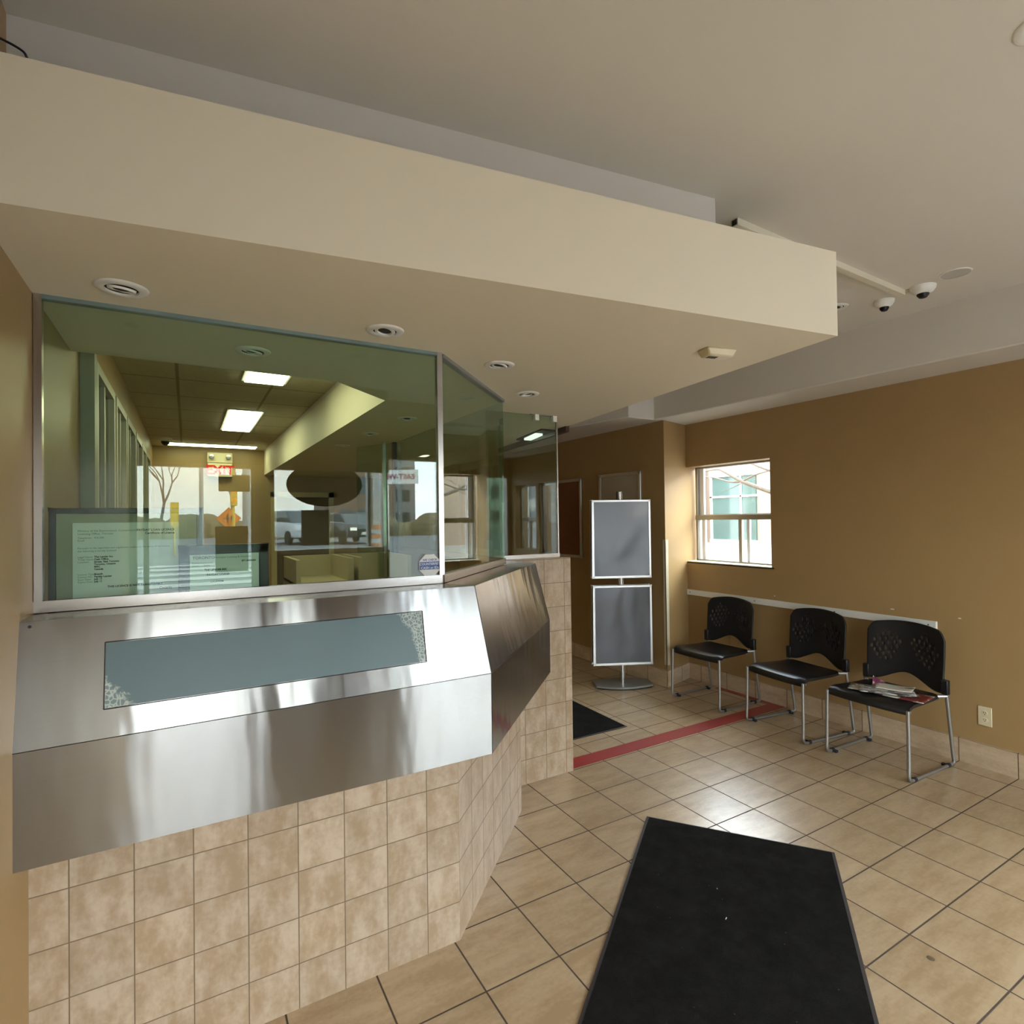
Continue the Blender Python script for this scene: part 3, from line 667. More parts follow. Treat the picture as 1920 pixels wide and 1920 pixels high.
# ------------------------------------------------------------------ downlights
def downlight(name, loc, label, group, tilt=0.0):
    r = thing(name, label, 'recessed light', loc, 0, group)
    MB().lathe([(.040, -.001), (.041, -.006), (.047, -.007), (.060, -.005), (.064, -.002), (.065, .0)], (0, 0, 0), 36).build('trim_ring', M['whiteplastic'], r)
    MB().lathe([(.0, -.0005), (.044, -.0005)], (0, 0, 0), 30).build('recess', M['darkhole'], r)
    m = MB(); Mt = Matrix.Rotation(math.radians(tilt), 4, Vector((1, .4, 0)).normalized()); base = MB().lathe([(.022, .000), (.024, -.006), (.033, -.007), (.035, -.001)], (0, 0, 0), 30)
    m.add([Mt @ v for v in base.v], base.f); m.build('gimbal', M['whiteplastic'], r)
    MB().lathe([(0, -.003), (.0215, -.0015)], (0, 0, 0), 20).build('lens', M['darkhole'], r)
    return r
ZSL = 2.2545
dl = downlight('recessed_light', (-.152, 1.878, ZSL), 'recessed light at the left end of the bulkhead soffit, nearest the wall', 'downlights in the bulkhead soffit', 12)
for (x, y, lb) in ((.594, 1.880, 'recessed light above the middle of the large glass pane'), (1.152, 2.078, 'recessed light just outside the angled glass pane'),
                   (1.545, 2.493, 'recessed light nearest the tiled half wall'), (.222, 2.341, 'recessed light behind the large glass pane, left of centre'),
                   (1.196, 4.171, 'small far recessed light deep inside the booth'), (1.225, 3.44, 'recessed light inside the booth right of the yellow soffit'),
                   (1.17, 4.92, 'farthest recessed light inside the booth')):
    dup(dl, (x, y, ZSL), random.uniform(0, 6), lb)
d2 = dup(dl, (3.375, 1.915, ZC - .0005), 1.0, 'recessed light on the main ceiling half hidden by the bulkhead corner'); d2['group'] = 'downlights in the main ceiling'
d3 = dup(dl, (1.905, .535, ZC - .0005), 2.0, 'recessed light cut by the top right corner of the photo'); d3['group'] = 'downlights in the main ceiling'
# alarm box
r = thing('smoke_alarm', 'cream rectangular alarm box under the bulkhead', 'smoke alarm', (1.815, 1.50, 2.255), math.radians(-12))
b_ = MB(); b_.add([(-.07, -.035, 0), (.07, -.035, 0), (.07, .035, 0), (-.07, .035, 0), (-.055, -.028, -.03), (.055, -.028, -.03), (.055, .028, -.03), (-.055, .028, -.03)],
    [(0, 1, 2, 3), (4, 7, 6, 5), (0, 4, 5, 1), (1, 5, 6, 2), (2, 6, 7, 3), (3, 7, 4, 0)]); b_.build('housing', M['ivory'], r, bevel=.006)
m = MB()
for k in range(5): m.box(-.045 + k * .009, -.041 + k * .009, -.012, .012, -.0315, -.030)
m.build('vent_slot', M['ink'], r)

# ------------------------------------------------------------------ devices on the main ceiling
r = thing('cable_raceway', 'beige square cable raceway crossing the ceiling', 'cable raceway', (2.7, 1.57, ZC))
pa, pb = Vector((1.995, 1.548)), Vector((3.462, 1.598))
d = (pb - pa).normalized(); n = Vector((-d.y, d.x)) * .016
MB().prism([tuple(pa + n), tuple(pb + n), tuple(pb - n), tuple(pa - n)], ZC - .03, ZC - .0005).build('duct', plain('raceway_paint', (0.70, 0.64, 0.50), 0.5), r, True)
MB().box(pa.x - .002, pa.x, pa.y - .012, pa.y + .012, ZC - .026, ZC - .004).build('open_end', M['darkhole'], r, True)
MB().tube([(pb.x, pb.y, ZC - .006), (3.49, 1.555, ZC - .006)], .005, 8).build('branch', M['ivory'], r, True)
def dome(loc, label, s):
    r = thing('dome_camera', label, 'security camera', loc, 0, None)
    MB().lathe([(0, 0), (.062 * s, 0), (.060 * s, -.012), (.048 * s, -.030), (.030 * s, -.040), (0, -.040)], (0, 0, 0), 32).build('housing', M['whiteplastic'], r)
    MB().lathe([(.030 * s, -.037), (.028 * s, -.048), (.018 * s, -.060), (0, -.065)], (0, 0, 0), 24).build('lens_ball', M['black'], r)
    return r
dome((3.505, 1.515, ZC - .0005), 'white dome camera at the end of the ceiling raceway', 1.0)
dome((3.53, 1.725, ZC - .0005), 'smaller white dome camera left of the raceway end', .85)
r = thing('ceiling_speaker', 'flat round grille disc set in the main ceiling', 'ceiling speaker', (3.46, 1.345, ZC))
MB().lathe([(0, -.004), (.062, -.004), (.066, -.001), (.066, 0)], (0, 0, 0), 36).build('grille', plain('speaker_grille', (0.50, 0.47, 0.42), 0.7), r)
MB().lathe([(.063, -.0045), (.068, -.004), (.070, 0)], (0, 0, 0), 36).build('rim', M['white'], r)
tag(MB().tube(fillet([(XL + .001, 1.72, 2.742), (-.345, 1.72, 2.735), (-.328, 1.72, 2.727), (-.315, 1.70, 2.69), (-.31, 1.68, 2.57)], .02), .0028, 8).build('black_cable', M['ink']), 'black cable hanging from the left wall over the bulkhead top', 'cable')

# ------------------------------------------------------------------ floor mats and tape
def matrect(name, p, dx, dy, label, h=.009):
    p = Vector(p); dx = Vector(dx); dy = Vector(dy); r = thing(name, label, 'floor mat', (p.x, p.y, 0))
    def poly(i): u, v = dx.normalized() * i, dy.normalized() * i; return [tuple(p + u + v), tuple(p + dx - u + v), tuple(p + dx + dy - u - v), tuple(p + dy + u - v)]
    MB().prism(poly(0), .0006, h * .6).build('rubber_edge', M['rubber'], r, True, bevel=.002)
    MB().prism(poly(.014), h * .5, h).build('carpet_pile', M['carpet'], r, True)
    return r
matrect('floor_mat', (2.116, 2.259), (.524, -.701), (-1.25, -.948), 'large charcoal carpet mat in the foreground')
matrect('floor_mat', (2.903, 3.297), (-.9, .012), (.012, .72), 'black mat on the floor beyond the tiled half wall')
tag(MB().lathe([(0, .0009), (.012, .0009), (.013, .0004)], (2.306, 1.019, 0), 9).build('floor_scuff', M['kraft_in']), 'small dark scuff mark on a floor tile right of the foreground mat', 'scuff mark')
lint = plain('white_lint', (0.7, 0.68, 0.6), 0.8)
for (x, y, a, L, lb) in ((1.83, 1.52, .4, .012, 'tiny white scrap of lint in the middle of the foreground mat'), (1.95, 1.66, 1.2, .004, 'white speck above the lint on the foreground mat')):
    tag(MB().tube([(x, y, .0108), (x + L * math.cos(a), y + L * math.sin(a), .0108)], .0016, 6).build('lint_scrap', lint), lb, 'lint')
r = tag(MB().box(2.10, 4.305, 2.933, 3.058, .0006, .0022).build('floor_tape', M['red']), 'red textured tape strip across the floor tiles to the right wall', 'floor tape')
tag(MB().box(4.245, 4.305, 3.0585, 3.60, .0006, .0022).build('floor_tape', M['red']), 'short red tape strip along the baseboard under the far chair', 'floor tape')

# ------------------------------------------------------------------ chairs
def make_chair(label):
    r = thing('stacking_chair', label, 'chair', (0, 0, 0), 0, 'black chairs along the right wall')
    # seat: waterfall front at -x
    prof_t = [(.17, .452), (.08, .449), (-.06, .451), (-.17, .455), (-.225, .452), (-.25, .440), (-.262, .418), (-.262, .398)]
    prof_b = [(-.254, .396), (-.250, .412), (-.238, .424), (-.2, .430), (-.06, .428), (.08, .426), (.17, .430)]
    prof = prof_t + prof_b; NS = 12; vs = []; n = len(prof)
    for j in range(NS + 1):
        u = -1 + 2 * j / NS
        for (x, z) in prof:
            hw_ = .222 + .028 * min(1, max(0, (.17 - x) / .40)); dip = -.006 * (1 - u * u) if -.2 < x < .15 else 0
            ed = .98 if abs(u) == 1 else 1
            xx = x + (.018 * u * u if x < -.2 else 0)
            vs.append((xx * ed, u * hw_, z + dip - (.006 if abs(u) == 1 and z > .435 else 0)))
    fs = [(j * n + i, j * n + (i + 1) % n, (j + 1) * n + (i + 1) % n, (j + 1) * n + i) for j in range(NS) for i in range(n)]
    fs += [tuple(range(n))[::-1], tuple(NS * n + k for k in range(n))]
    MB().add(vs, fs).build('seat', M['vinyl'], r)
    # perforated curved backrest
    NU, NV = 56, 34; grid = []
    def top(y): a = abs(y) / .238; return .872 - .034 * a ** 2 - .05 * max(0, (a - .8) / .2) ** 2
    def bot(y): a = min(1, abs(y) / .205); return .532 - .075 * (a * a * (3 - 2 * a))
    for i in range(NU + 1):
        u = -1 + 2 * i / NU
        for j in range(NV + 1):
            v = j / NV; hw_ = .232 + .010 * math.sin(v * math.pi) * 0.3 + .006 * v
            y = u * hw_; z = bot(y) * (1 - v) + top(y) * v
            x = .185 + .042 * (1 - u * u) + .10 * (z - .46) - .05 * (z - .46) ** 2
            grid.append((x, y, z))
    fs = []
    for i in range(NU):
        for j in range(NV):
            uc = (i + .5) / NU * 2 - 1; vc = (j + .5) / NV
            row = j // 2
            hole = (j % 3 != 0) and ((i + ((j // 3) % 2) * 2) % 4 == 0) and .26 < vc < .86
            inside = any(abs(uc - c) / .46 + abs(vc - .57) / .36 < 1 for c in (-.50, .50))
            if hole and inside: continue
            k = i * (NV + 1) + j; fs.append((k, k + NV + 1, k + NV + 2, k + 1))
    b = MB().add(grid, fs).build('backrest', M['black'], r); md = b.modifiers.new('thickness', 'SOLIDIFY'); md.thickness = .011; md.offset = 0
    for s in (-1, 1):
        MB().box(.180, .215, s * .222, s * .262, .452, .545).build('back_socket', M['black'], r, bevel=.006)
        y = s * .252
        path = fillet([(-.248, y * .985, .425), (-.256, y, .10), (-.262, y, .011), (.262, y, .011), (.252, y, .06), (.190, y, .45), (.198, y * .985, .52)], .065, 7)
        MB().tube(path, .0105, 12).build('sled_leg', M['legsteel'], r)
        for gx in (-.20, .19):
            g = MB().tube([(gx - .012, y, .0125), (gx + .012, y, .0125)], .0135, 12); g.box(gx - .010, gx + .010, y - s * .035, y, .003, .018)
            g.build('glide', M['ink'], r)
        MB().tube([(.155, s * .215, .440), (.190, y, .445)], [.012, .010], 10).build('seat_bracket', M['legsteel'], r)
    MB().tube(fillet([(-.225, -.25, .414), (-.215, -.2, .418), (-.215, .2, .418), (-.225, .25, .414)], .03), .009, 8).build('cross_tube', M['legsteel'], r)
    MB().tube([(.15, -.22, .424), (.15, .22, .424)], .009, 8).build('cross_tube', M['legsteel'], r)
    return r
ch = make_chair('black chair with perforated back holding magazines, nearest the wall outlet')
ch.location = (3.958, 1.966, 0); ch.rotation_euler = (0, 0, math.radians(-2))
dup(ch, (3.985, 2.605, 0), math.radians(-7), 'black chair with perforated back, empty, in the middle of the three')
dup(ch, (3.985, 3.378, 0), math.radians(1), 'black chair with perforated back, empty, nearest the window corner')

# magazines on the nearest chair
def paper_mat(name, a, b_, c, sc, seed):
    t = NT(name); g = t.n('UVMap').outputs[0]; v = t.n('TexVoronoi'); v.inputs['Scale'].default_value = sc; v.distance = 'CHEBYCHEV'
    mm = t.map(g, (1, 1.4, 1)); mm.node.inputs['Location'].default_value = (seed, seed, 0); t.l(mm, v.inputs[0])
    s = t.n('SeparateXYZ'); t.l(v.outputs['Color'], s.inputs[0])
    col = t.mix(t.ramp(s.outputs[0], .45, .47), a, b_); col = t.mix(t.ramp(s.outputs[1], .74, .76), col, c)
    t.bsdf(Base_Color=col, Roughness=.3); return t.m
def sheet(name, c, ang, w, h, z, curl, mat, label, th=.0035, lift=0.0):
    NX, NY = 12, 6; vs = []; ca, sa = math.cos(ang), math.sin(ang)
    for j in range(NY + 1):
        for i in range(NX + 1):
            u, v = i / NX - .5, j / NY - .5
            zz = z + curl * (u * 2) ** 2 * (1 if u > 0 else .35) + lift * (v + .5)
            vs.append((c[0] + u * w * ca - v * h * sa, c[1] + u * w * sa + v * h * ca, zz))
    m = MB(); k = len(m.v); m.v += [Vector(p) for p in vs]
    for j in range(NY):
        for i in range(NX):
            a = j * (NX + 1) + i; m.f.append((a, a + 1, a + NX + 2, a + NX + 1)); m.uv.append([(i / NX, j / NY), ((i + 1) / NX, j / NY), ((i + 1) / NX, (j + 1) / NY), (i / NX, (j + 1) / NY)])
    o = m.build(name, mat); md = o.modifiers.new('thickness', 'SOLIDIFY'); md.thickness = th; md.offset = 1
    return tag(o, label, 'magazine', 'magazines on the nearest chair')
mw = paper_mat('magazine_print', (0.72, 0.70, 0.64), (0.10, 0.10, 0.09), (0.45, 0.40, 0.32), 5, 1.3)
mg = paper_mat('newspaper_print', (0.62, 0.60, 0.56), (0.30, 0.29, 0.28), (0.06, 0.05, 0.05), 9, 4.1)
mr2 = paper_mat('dark_red_cover', (0.10, 0.02, 0.02), (0.20, 0.04, 0.03), (0.5, 0.45, 0.4), 3, 2.2)
sheet('magazine', (3.90, 1.835), -1.45, .26, .20, .4555, .003, mr2, 'dark red covered magazine at the bottom of the pile on the chair seat')
sheet('magazine', (3.86, 2.00), -1.20, .27, .15, .461, .004, mw, 'open magazine lying furthest left on the chair seat')
sheet('newspaper', (3.865, 1.925), -1.02, .30, .17, .4690, .004, mg, 'grey printed newspaper in the middle of the pile on the chair seat')
sheet('leaflet', (3.945, 1.925), -1.30, .22, .14, .4755, .006, paper_mat('leaflet_print', (0.70, 0.66, 0.56), (0.66, 0.62, 0.52), (0.13, 0.13, 0.08), 3.2, 7.7), 'cream leaflet on top of the pile on the chair seat')
vs = []; N = 8
for i in range(N + 1):
    a = i / N; vs += [(3.915 + .07 * a, 2.035 - .02 * a, .476), (3.925 + .06 * a, 2.045 - .05 * a * a - .01, .476 + .058 * (1 - .75 * a))]
m = MB().add(vs, [(2 * i, 2 * i + 2, 2 * i + 3, 2 * i + 1) for i in range(N)])
o = m.build('leaflet', paper_mat('pink_print', (0.74, 0.72, 0.66), (0.60, 0.30, 0.32), (0.12, 0.02, 0.05), 26, 3.0)); md = o.modifiers.new('thickness', 'SOLIDIFY'); md.thickness = .001
tag(o, 'folded pink and white leaflet corner standing up from the pile', 'leaflet', 'magazines on the nearest chair')

# wall outlet
r = thing('wall_outlet', 'ivory double power outlet low on the right wall', 'power outlet', (XR, 1.578, .325))
MB().box(-.006, 0, -.036, .036, -.060, .060).build('cover_plate', M['ivory'], r, bevel=.003)
for z in (.020, -.022):
    f = MB().lathe([(0, -.0078), (.015, -.0078), (.0155, -.006)], (0, 0, z), 20, 'x').build('socket', M['ivory'], r)
    MB().box(-.0084, -.0076, .004, .0065, z - .0015, z + .0075).box(-.0084, -.0076, -.0065, -.004, z - .0015, z + .0075).box(-.0084, -.0076, -.0022, .0022, z - .0095, z - .005).build('slot', M['darkhole'], f)
for y, z, s_ in ((2.10, .925, .012), (3.02, .915, .006), (1.70, .918, .008)):
    o = MB().box(XR - .0012, XR - .0001, y - s_, y + s_, z - .003, z + .004).build('wall_chip', M['white'])
    tag(o, {2.10: 'chipped paint spot above the rail over the middle and near chairs', 3.02: 'small chipped paint spot above the rail near the window', 1.70: 'chipped paint spot just past the right end of the white rail'}[y], 'paint chip')

# ------------------------------------------------------------------ poster stand
ang = math.atan2(-.43, .90)
ps = thing('poster_stand', 'silver floor stand holding two framed grey poster panels', 'poster stand', (3.585, 4.125, 0), ang)
# local: x along the frames, -y towards the viewer
N = 20; pts = []
for k in range(N + 1): t_ = -1 + 2 * k / N; pts.append((t_ * .275, -.165 + .075 * t_ * t_))
for k in range(N + 1): t_ = 1 - 2 * k / N; pts.append((t_ * .275, .165 - .075 * t_ * t_))
MB().prism(pts, .012, .030).build('base_plate', M['greybase'], ps, bevel=.004)
MB().prism([(x * .95, y * .93) for x, y in pts], .0005, .012).build('rubber_foot', M['darkhole'], ps)
pm = MB().box(-.024, .024, -.012, .012, .03, 1.845)
pm.tube([(-.014, -.014, .03), (-.014, -.014, 1.845)], .009, 10).tube([(.014, -.014, .03), (.014, -.014, 1.845)], .009, 10); pm.build('pole', M['alu'], ps)
MB().box(-.032, -.022, -.014, .014, 1.77, 1.848).build('pole_cap', M['darkhole'], ps)
def snap(z0, z1, mat, s, y, par):
    w = .285; b = .022
    fr = MB()
    for (x0, x1, za, zb) in ((-w, w, z1 - b, z1), (-w, w, z0, z0 + b), (-w, -w + b, z0, z1), (w - b, w, z0, z1)): fr.box(x0, x1, y - .007, y + .007, za, zb)
    f = fr.build('poster_frame', M['silver'], par, bevel=.003)
    MB().box(-w + b * .8, w - b * .8, y - .003, y + .003, z0 + b * .8, z1 - b * .8).build('poster_panel', mat, f)
for (z0, z1, mt) in ((1.027, 1.768, M['film_up']), (.205, .957, M['film_low'])):
    snap(z0, z1, mt, 1, -.035, ps); snap(z0, z1, M['navyframe'], 1, .035, ps)

# wall boards
def wallboard(name, y0, y1, z0, z1, mat, label, double=False):
    r = thing(name, label, 'wall board', (3.905, (y0 + y1) / 2, z0)); b = .035
    m = MB()
    for (ya, yb, za, zb) in ((y0, y1, z1 - b, z1), (y0, y1, z0, z0 + b), (y0, y0 + b, z0, z1), (y1 - b, y1, z0, z1)): m.box(3.888, 3.909, ya, yb, za, zb)
    m.build('frame', M['silver'], r, True, bevel=.004)
    MB().box(3.897, 3.909, y0 + b, y1 - b, z0 + b, z1 - b).build('panel', mat, r, True)
wallboard('cork_board', 5.14, 5.99, 1.139, 2.057, M['cork'], 'silver framed brown cork board on the wall beside the half wall glass')
wallboard('poster_board', 4.17, 4.82, 1.15, 2.065, plain('grey_beige_panel', (0.42, 0.37, 0.28), 0.25), 'silver framed beige poster board on the wall behind the stand')

# ------------------------------------------------------------------ outside the right window
bd = thing('stucco_building', 'pale stucco building with a teal window seen through the right window', 'building', (8.2, 6.0, 0))
MB().box(8.0, 9.0, 1.0, 6.95, -.5, 2.95).build('facade', M['buff'], bd, True)
m = MB(); m.box(7.93, 8.0, 5.86, 6.78, 2.27, 2.42).box(7.93, 8.0, 5.86, 6.78, 1.14, 1.20).box(7.95, 8.0, 6.74, 6.78, 1.2, 2.3).box(7.95, 8.0, 6.14, 6.17, 1.2, 2.3).box(7.95, 8.0, 5.86, 6.78, 1.915, 1.945)
m.build('window_frame', M['winwhite'], bd, True)
MB().box(7.97, 8.0, 5.88, 6.76, 1.2, 2.28).build('window_pane', M['tealglass'], bd, True)
MB().box(7.9, 8.0, 1.0, 6.95, -.5, 1.14).build('plinth', M['stuccowhite'], bd, True)
tag(MB().box(7.2, 9, 7.0, 7.6, -.5, 2.95).build('brick_pier', M['whitebrick']), 'white brick pier left of the stucco building outside', 'wall')
tag(MB().box(7.80, 7.90, 6.87, 6.96, -.5, 2.95).build('downpipe', plain('grey_pipe', (0.16, 0.15, 0.15), 0.5)), 'dark grey downpipe outside between the brick pier and stucco building', 'pipe')
tr = MB()
def br(pts, r0, r1): tr.tube(fillet(pts, .05, 3), [r0 + (r1 - r0) * k / (len(fillet(pts, .05, 3)) - 1) for k in range(len(fillet(pts, .05, 3)))], 8)
br([(5.6, 3.3, 1.75), (5.6, 3.951, 1.865), (5.6, 4.311, 2.001), (5.6, 4.628, 2.173), (5.6, 4.9, 2.16)], .032, .010)
br([(5.6, 4.311, 2.001), (5.58, 4.45, 2.00), (5.6, 4.711, 2.075), (5.6, 4.9, 2.10)], .014, .006)
br([(5.6, 4.311, 2.001), (5.6, 4.124, 2.068), (5.6, 3.946, 2.098)], .012, .006)
br([(5.6, 3.2, 1.95), (5.6, 3.7, 2.08), (5.6, 3.946, 2.098), (5.6, 4.202, 2.209)], .03, .012)
br([(5.6, 4.29, 1.99), (5.6, 4.45, 1.93), (5.6, 4.611, 1.898)], .006, .003)
br([(5.6, 4.35, 2.03), (5.62, 4.2, 2.12), (5.6, 4.0, 2.16)], .005, .003)
br([(5.6, 3.3, -.3), (5.6, 3.25, 1.0), (5.6, 3.2, 1.95), (5.6, 3.22, 3.2)], .10, .06)
tag(tr.build('bare_tree', M['bark']), 'bare tree with grey branches crossing the right window view', 'tree')
tag(MB().box(5.6, 6.2, -2.85, -0.5, -.2, 2.7).build('neighbour_wall', M['whitebrick']), 'white brick building wall outside the side door', 'wall')
# ------------------------------------------------------------------ street in front of the shop
m = MB(); prof = [(YF - .15, -.02), (-4.0, -.02), (-8, .05), (-14, .30), (-22, .50), (-140, .5)]
def gr(y):
    for (a, za), (b, zb) in zip(prof, prof[1:]):
        if b <= y <= a: return za + (zb - za) * (a - y) / (a - b)
    return .5
for i, ((a, za), (b, zb)) in enumerate(zip(prof[1:], prof[2:])): m.quad((-80, a, za), (120, a, za), (120, b, zb), (-80, b, zb))
tag(m.build('roadway', M['asphalt']), 'grey asphalt street outside the shop front', 'road'); bpy.data.objects['roadway']['kind'] = 'structure'
m = MB(); m.quad((-30, YF - .15, -.02), (30, YF - .15, -.02), (30, -4.0, -.02), (-30, -4.0, -.02)); m.quad((4.6, YF - .15, -.03), (40, YF - .15, -.03), (40, 30, -.03), (4.6, 30, -.03))
struct(m.build('pavement', M['concrete']), 'pale concrete pavement outside the shop front', 'pavement')
cw = MB()
for k in range(6): y = -9.5 - k * 1.1; cw.quad((-4, y, gr(y) + .01), (3.2, y, gr(y) + .01), (3.2, y - .55, gr(y - .55) + .01), (-4, y - .55, gr(y - .55) + .01))
tag(cw.build('crosswalk', M['stuccowhite']), 'white crosswalk bars painted on the street', 'road marking')
def car(loc, rz, paint, label, s=1.0, tall=0.0):
    r = thing('car', label, 'car', (loc[0], loc[1], gr(loc[1])), rz)
    side = [(-2.1, .35), (-2.15, .75), (-2.05, .95), (-1.15, 1.05), (1.6, 1.12 + tall * .1), (2.0, 1.0), (2.05, .6), (2.0, .32)]
    def ext(prof, w0, w1, name, mat, par):
        m = MB(); n = len(prof); vs = [(x, -w0 if z < .9 else -w1, z) for x, z in prof] + [(x, w0 if z < .9 else w1, z) for x, z in prof]
        m.add(vs, [tuple(range(n)), tuple(range(n, 2 * n))[::-1]] + [(i, n + i, n + (i + 1) % n, (i + 1) % n) for i in range(n)]); return m.build(name, mat, par, bevel=.04)
    ext(side, .88, .84, 'body', paint, r)
    ext([(-1.2, 1.0), (-.45, 1.48 + tall), (1.25, 1.48 + tall), (1.95, 1.05)], .80, .66, 'cabin', M['carglass'], r)
    MB().box(-.42, 1.3, -.64, .64, 1.47 + tall, 1.52 + tall).build('roof', paint, r, bevel=.03)
    for x in (-1.35, 1.35):
        for y in (-.86, .86): MB().lathe([(0, y - .1), (.2, y - .1), (.32, y - .09), (.33, y), (.32, y + .09), (.2, y + .1), (0, y + .1)], (x, 0, .33), 20, 'y').build('wheel', M['tyre'], r)
    for y in (-.62, .62): MB().box(-2.17, -2.08, y - .16, y + .16, .66, .80).build('headlight', M['headlight'] if paint == M['carblack'] else M['whiteplastic'], r, bevel=.02)
    MB().box(-2.18, -2.13, -.26, .26, .45, .58).build('number_plate', M['white'], r)
    return r
car((4.75, -25.8), math.radians(-102), M['carwhite'], 'silver car on the street, left one of the two mirrored in the counter glass', tall=.15)
car((7.05, -24.3), math.radians(-97), M['carblack'], 'black hatchback with lit headlights on the street, mirrored in the counter glass')
def pole(x, y, r_, h, label): return tag(MB().tube([(x, y, gr(y)), (x, y, h)], [r_, r_ * .7], 12).build('street_pole', plain('pole_grey', (0.33, 0.33, 0.33), 0.5)), label, 'pole')
pole(.55, -23.3, .09, 9, 'thin grey street pole beside the bare street trees'); pole(2.05, -20.2, .17, 8, 'thick grey street pole right of the traffic light')
r = thing('traffic_light', 'yellow traffic light with lit amber lenses across the street', 'traffic light', (1.82, -23.75, gr(-23.7)))
MB().tube([(1.82, -23.9, .4), (1.82, -23.9, 4.4)], .06, 10).build('pole', M['yellow'], r, True)
MB().box(1.68, 1.96, -23.8, -23.6, 2.35, 3.25).build('housing', M['yellow'], r, True, bevel=.03)
for z in (2.6, 2.98): MB().lathe([(0, -23.56), (.11, -23.57), (.12, -23.6)], (1.82, 0, z), 18, 'y').build('lens', M['amber'], r, True)
r = thing('road_work_sign', 'orange diamond road work sign on a post across the street', 'road sign', (1.69, -24.9, gr(-24.9)))
MB().tube([(1.69, -25.0, .4), (1.69, -25.0, 1.8)], .04, 8).build('post', M['silver'], r, True)
MB().add([(1.69 + dx_, yy, 1.8 + dz_) for yy in (-24.96, -24.92) for dx_, dz_ in ((0, .52), (.52, 0), (0, -.52), (-.52, 0))], [(0, 1, 2, 3), (7, 6, 5, 4), (0, 4, 5, 1), (1, 5, 6, 2), (2, 6, 7, 3), (3, 7, 4, 0)]).build('diamond_plate', M['orange'], r, True)
MB().box(1.45, 1.93, -24.92, -24.90, 1.77, 1.82).box(1.62, 1.68, -24.92, -24.90, 1.60, 1.98).box(1.78, 1.93, -24.92, -24.90, 1.66, 1.92).build('pictogram', M['ink'], r, True)
r = thing('street_sign', 'white EAST-WEST sign board on a pole across the street', 'street sign', (8.75, -23.2, 0))
sd = Vector((8.35, -23.41, 0)); se = Vector((10.0, -22.45, 0)); dd = (se - sd).normalized()
nn = Vector((-dd.y, dd.x, 0))
Mx = basis((sd.x, sd.y, 3.45), -dd if False else (dd * 1), (0, 0, 1))
bx = MB(); bx.add([p + nn * o_ + Vector((0, 0, z)) for o_ in (-.06, 0) for p in (sd, se) for z in (3.42, 4.12)], [(0, 1, 3, 2), (4, 6, 7, 5), (0, 4, 5, 1), (2, 3, 7, 6), (1, 5, 7, 3), (0, 2, 6, 4)])
bx.build('board', M['winwhite'], r, True)
Mt = basis((se.x + nn.x * .02, se.y + nn.y * .02, 3.62), -dd, (0, 0, 1))
text_mb([('EAST-WEST', .16, 0.04, .36)], Mt, bold=.008).build('lettering', M['redink'] if False else plain('red_blue_letters', (0.35, 0.06, 0.12), 0.5), r, True)
MB().tube([(8.7, -23.3, gr(-23)), (8.7, -23.3, 3.45)], .07, 10).build('post', M['silver'], r, True)
r = thing('traffic_barrel', 'orange and white striped traffic barrel by the kerb', 'traffic barrel', (7.0, -19.6, gr(-19.6)))
for k in range(5): MB().lathe([(.29 - .015 * k, .2 * k), (.285 - .015 * k, .2 * k + .2), (0, .2 * k + .2)], (0, 0, 0), 20).build('band', M['orange'] if k % 2 == 0 else M['white'], r)
tag(MB().box(-.50, -.24, -19.3, -19.24, 1.5, 2.35).box(-.39, -.35, -19.3, -19.26, .42, 1.5).build('yellow_sign', M['yellow']), 'tall narrow yellow sign beside the street', 'sign')
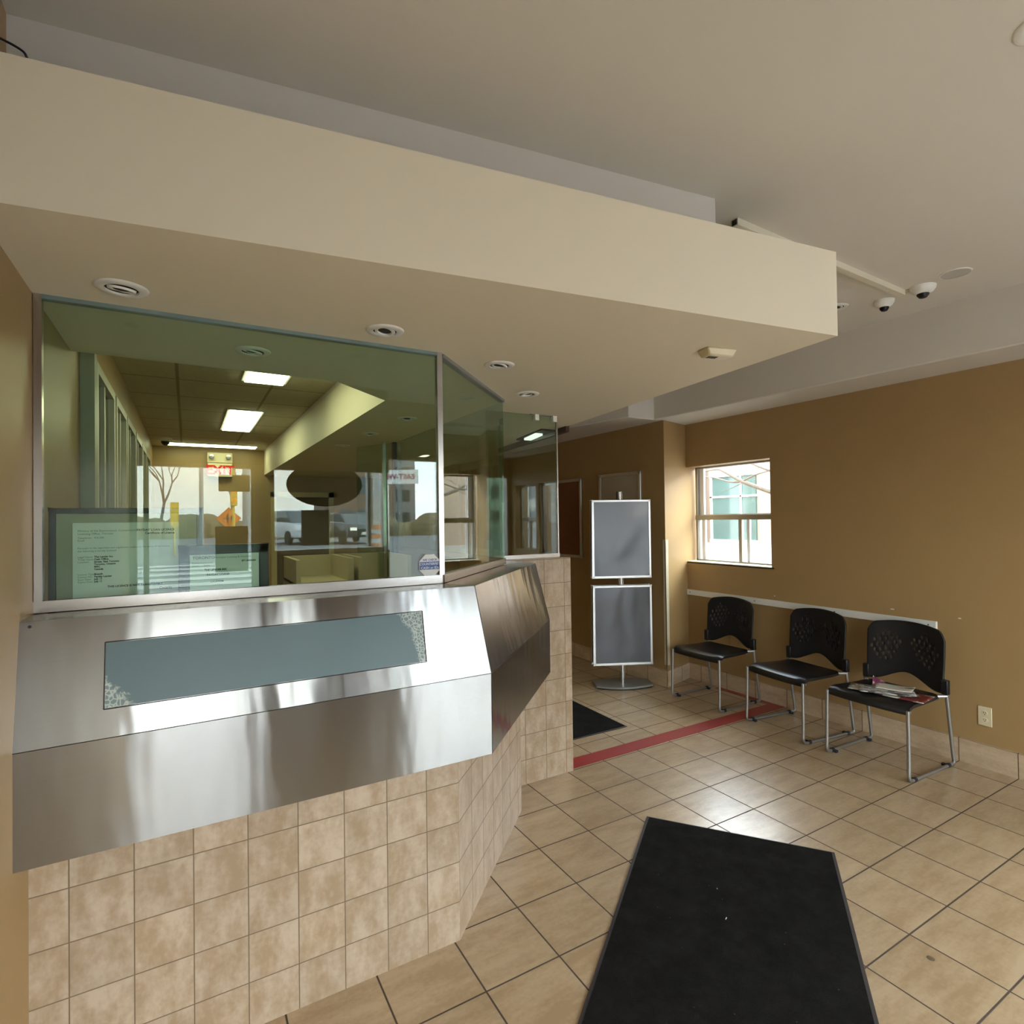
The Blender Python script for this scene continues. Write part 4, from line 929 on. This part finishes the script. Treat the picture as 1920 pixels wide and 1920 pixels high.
def street_tree(x, y, h, seed, label):
    rn = random.Random(seed); m = MB()
    def grow(p, d, L, r0, lv):
        q = p + d * L; m.tube([p, (p + q) / 2 + Vector((rn.uniform(-.1, .1), rn.uniform(-.1, .1), 0)) * L, q], [r0, r0 * .8, r0 * .6], 6)
        if lv == 0: return
        for _ in range(3):
            nd = (d + Vector((rn.uniform(-.7, .7), rn.uniform(-.7, .7), rn.uniform(-.1, .4)))).normalized(); grow(q, nd, L * rn.uniform(.6, .8), r0 * .55, lv - 1)
    grow(Vector((x, y, gr(y))), Vector((0, 0, 1)), h * .33, h * .02, 4)
    return tag(m.build('bare_tree', M['bark']), label, 'tree')
street_tree(-1.5, -47, 8, 1, 'bare spreading tree across the street, left of the thin pole'); street_tree(3.5, -52, 8, 5, 'bare slender tree across the street, right of the thin pole')
street_tree(4.2, -38, 9, 9, 'bare tree across the street, above the silver car')
bl = MB(); rn = random.Random(3)
for k in range(26):
    x = -8 + k * .55; c = (x, -44 + rn.uniform(-1, 1), .5); rr = rn.uniform(.8, 1.5)
    bl.lathe([(rr * math.cos(a) * 1.0 + .001, rr * math.sin(a) * 1.25) for a in [j * math.pi / 2 / 5 for j in range(6)]], c, 9)
for k in range(16):
    c = (5.2 + k * .75, -36 + rn.uniform(-1, 1), .5); rr = rn.uniform(.8, 1.4)
    bl.lathe([(rr * math.cos(a) + .001, rr * math.sin(a) * 1.2) for a in [j * math.pi / 2 / 5 for j in range(6)]], c, 9)
tag(bl.build('hedge', M['foliage'], smooth=False), 'olive brown brush bank across the street', 'hedge', kind='stuff')
blocks = [(-16, -6, -62, 7, 0, 'grey low block left of the trees across the street'), (15, 23, -58, 17, 0, 'tall grey block far across the street'), (24, 34, -46, 13, 2, 'pale block at the right across the street'),
          (36, 50, -44, 9, 1, 'brown low block furthest right across the street'), (10, 15, -41, 8, 1, 'brown shop block behind the sign across the street')]
for (x0, x1, y, h, mi, lb) in blocks:
    r = thing('building', lb, 'building', ((x0 + x1) / 2, y, .4))
    MB().box(x0, x1, y - 8, y, .4, h).build('facade', M['town'][mi], r, True)
    wn_ = MB(); nx = int((x1 - x0) / 1.6); nz_ = int(h / 2.6)
    for i in range(nx):
        for j in range(nz_):
            a = x0 + .5 + i * (x1 - x0 - .6) / nx; z = 1.2 + j * 2.6
            if z + 1.4 < h: wn_.box(a, a + .9, y, y + .05, z, z + 1.3)
    wn_.build('window_bank', M['carglass'], r, True)
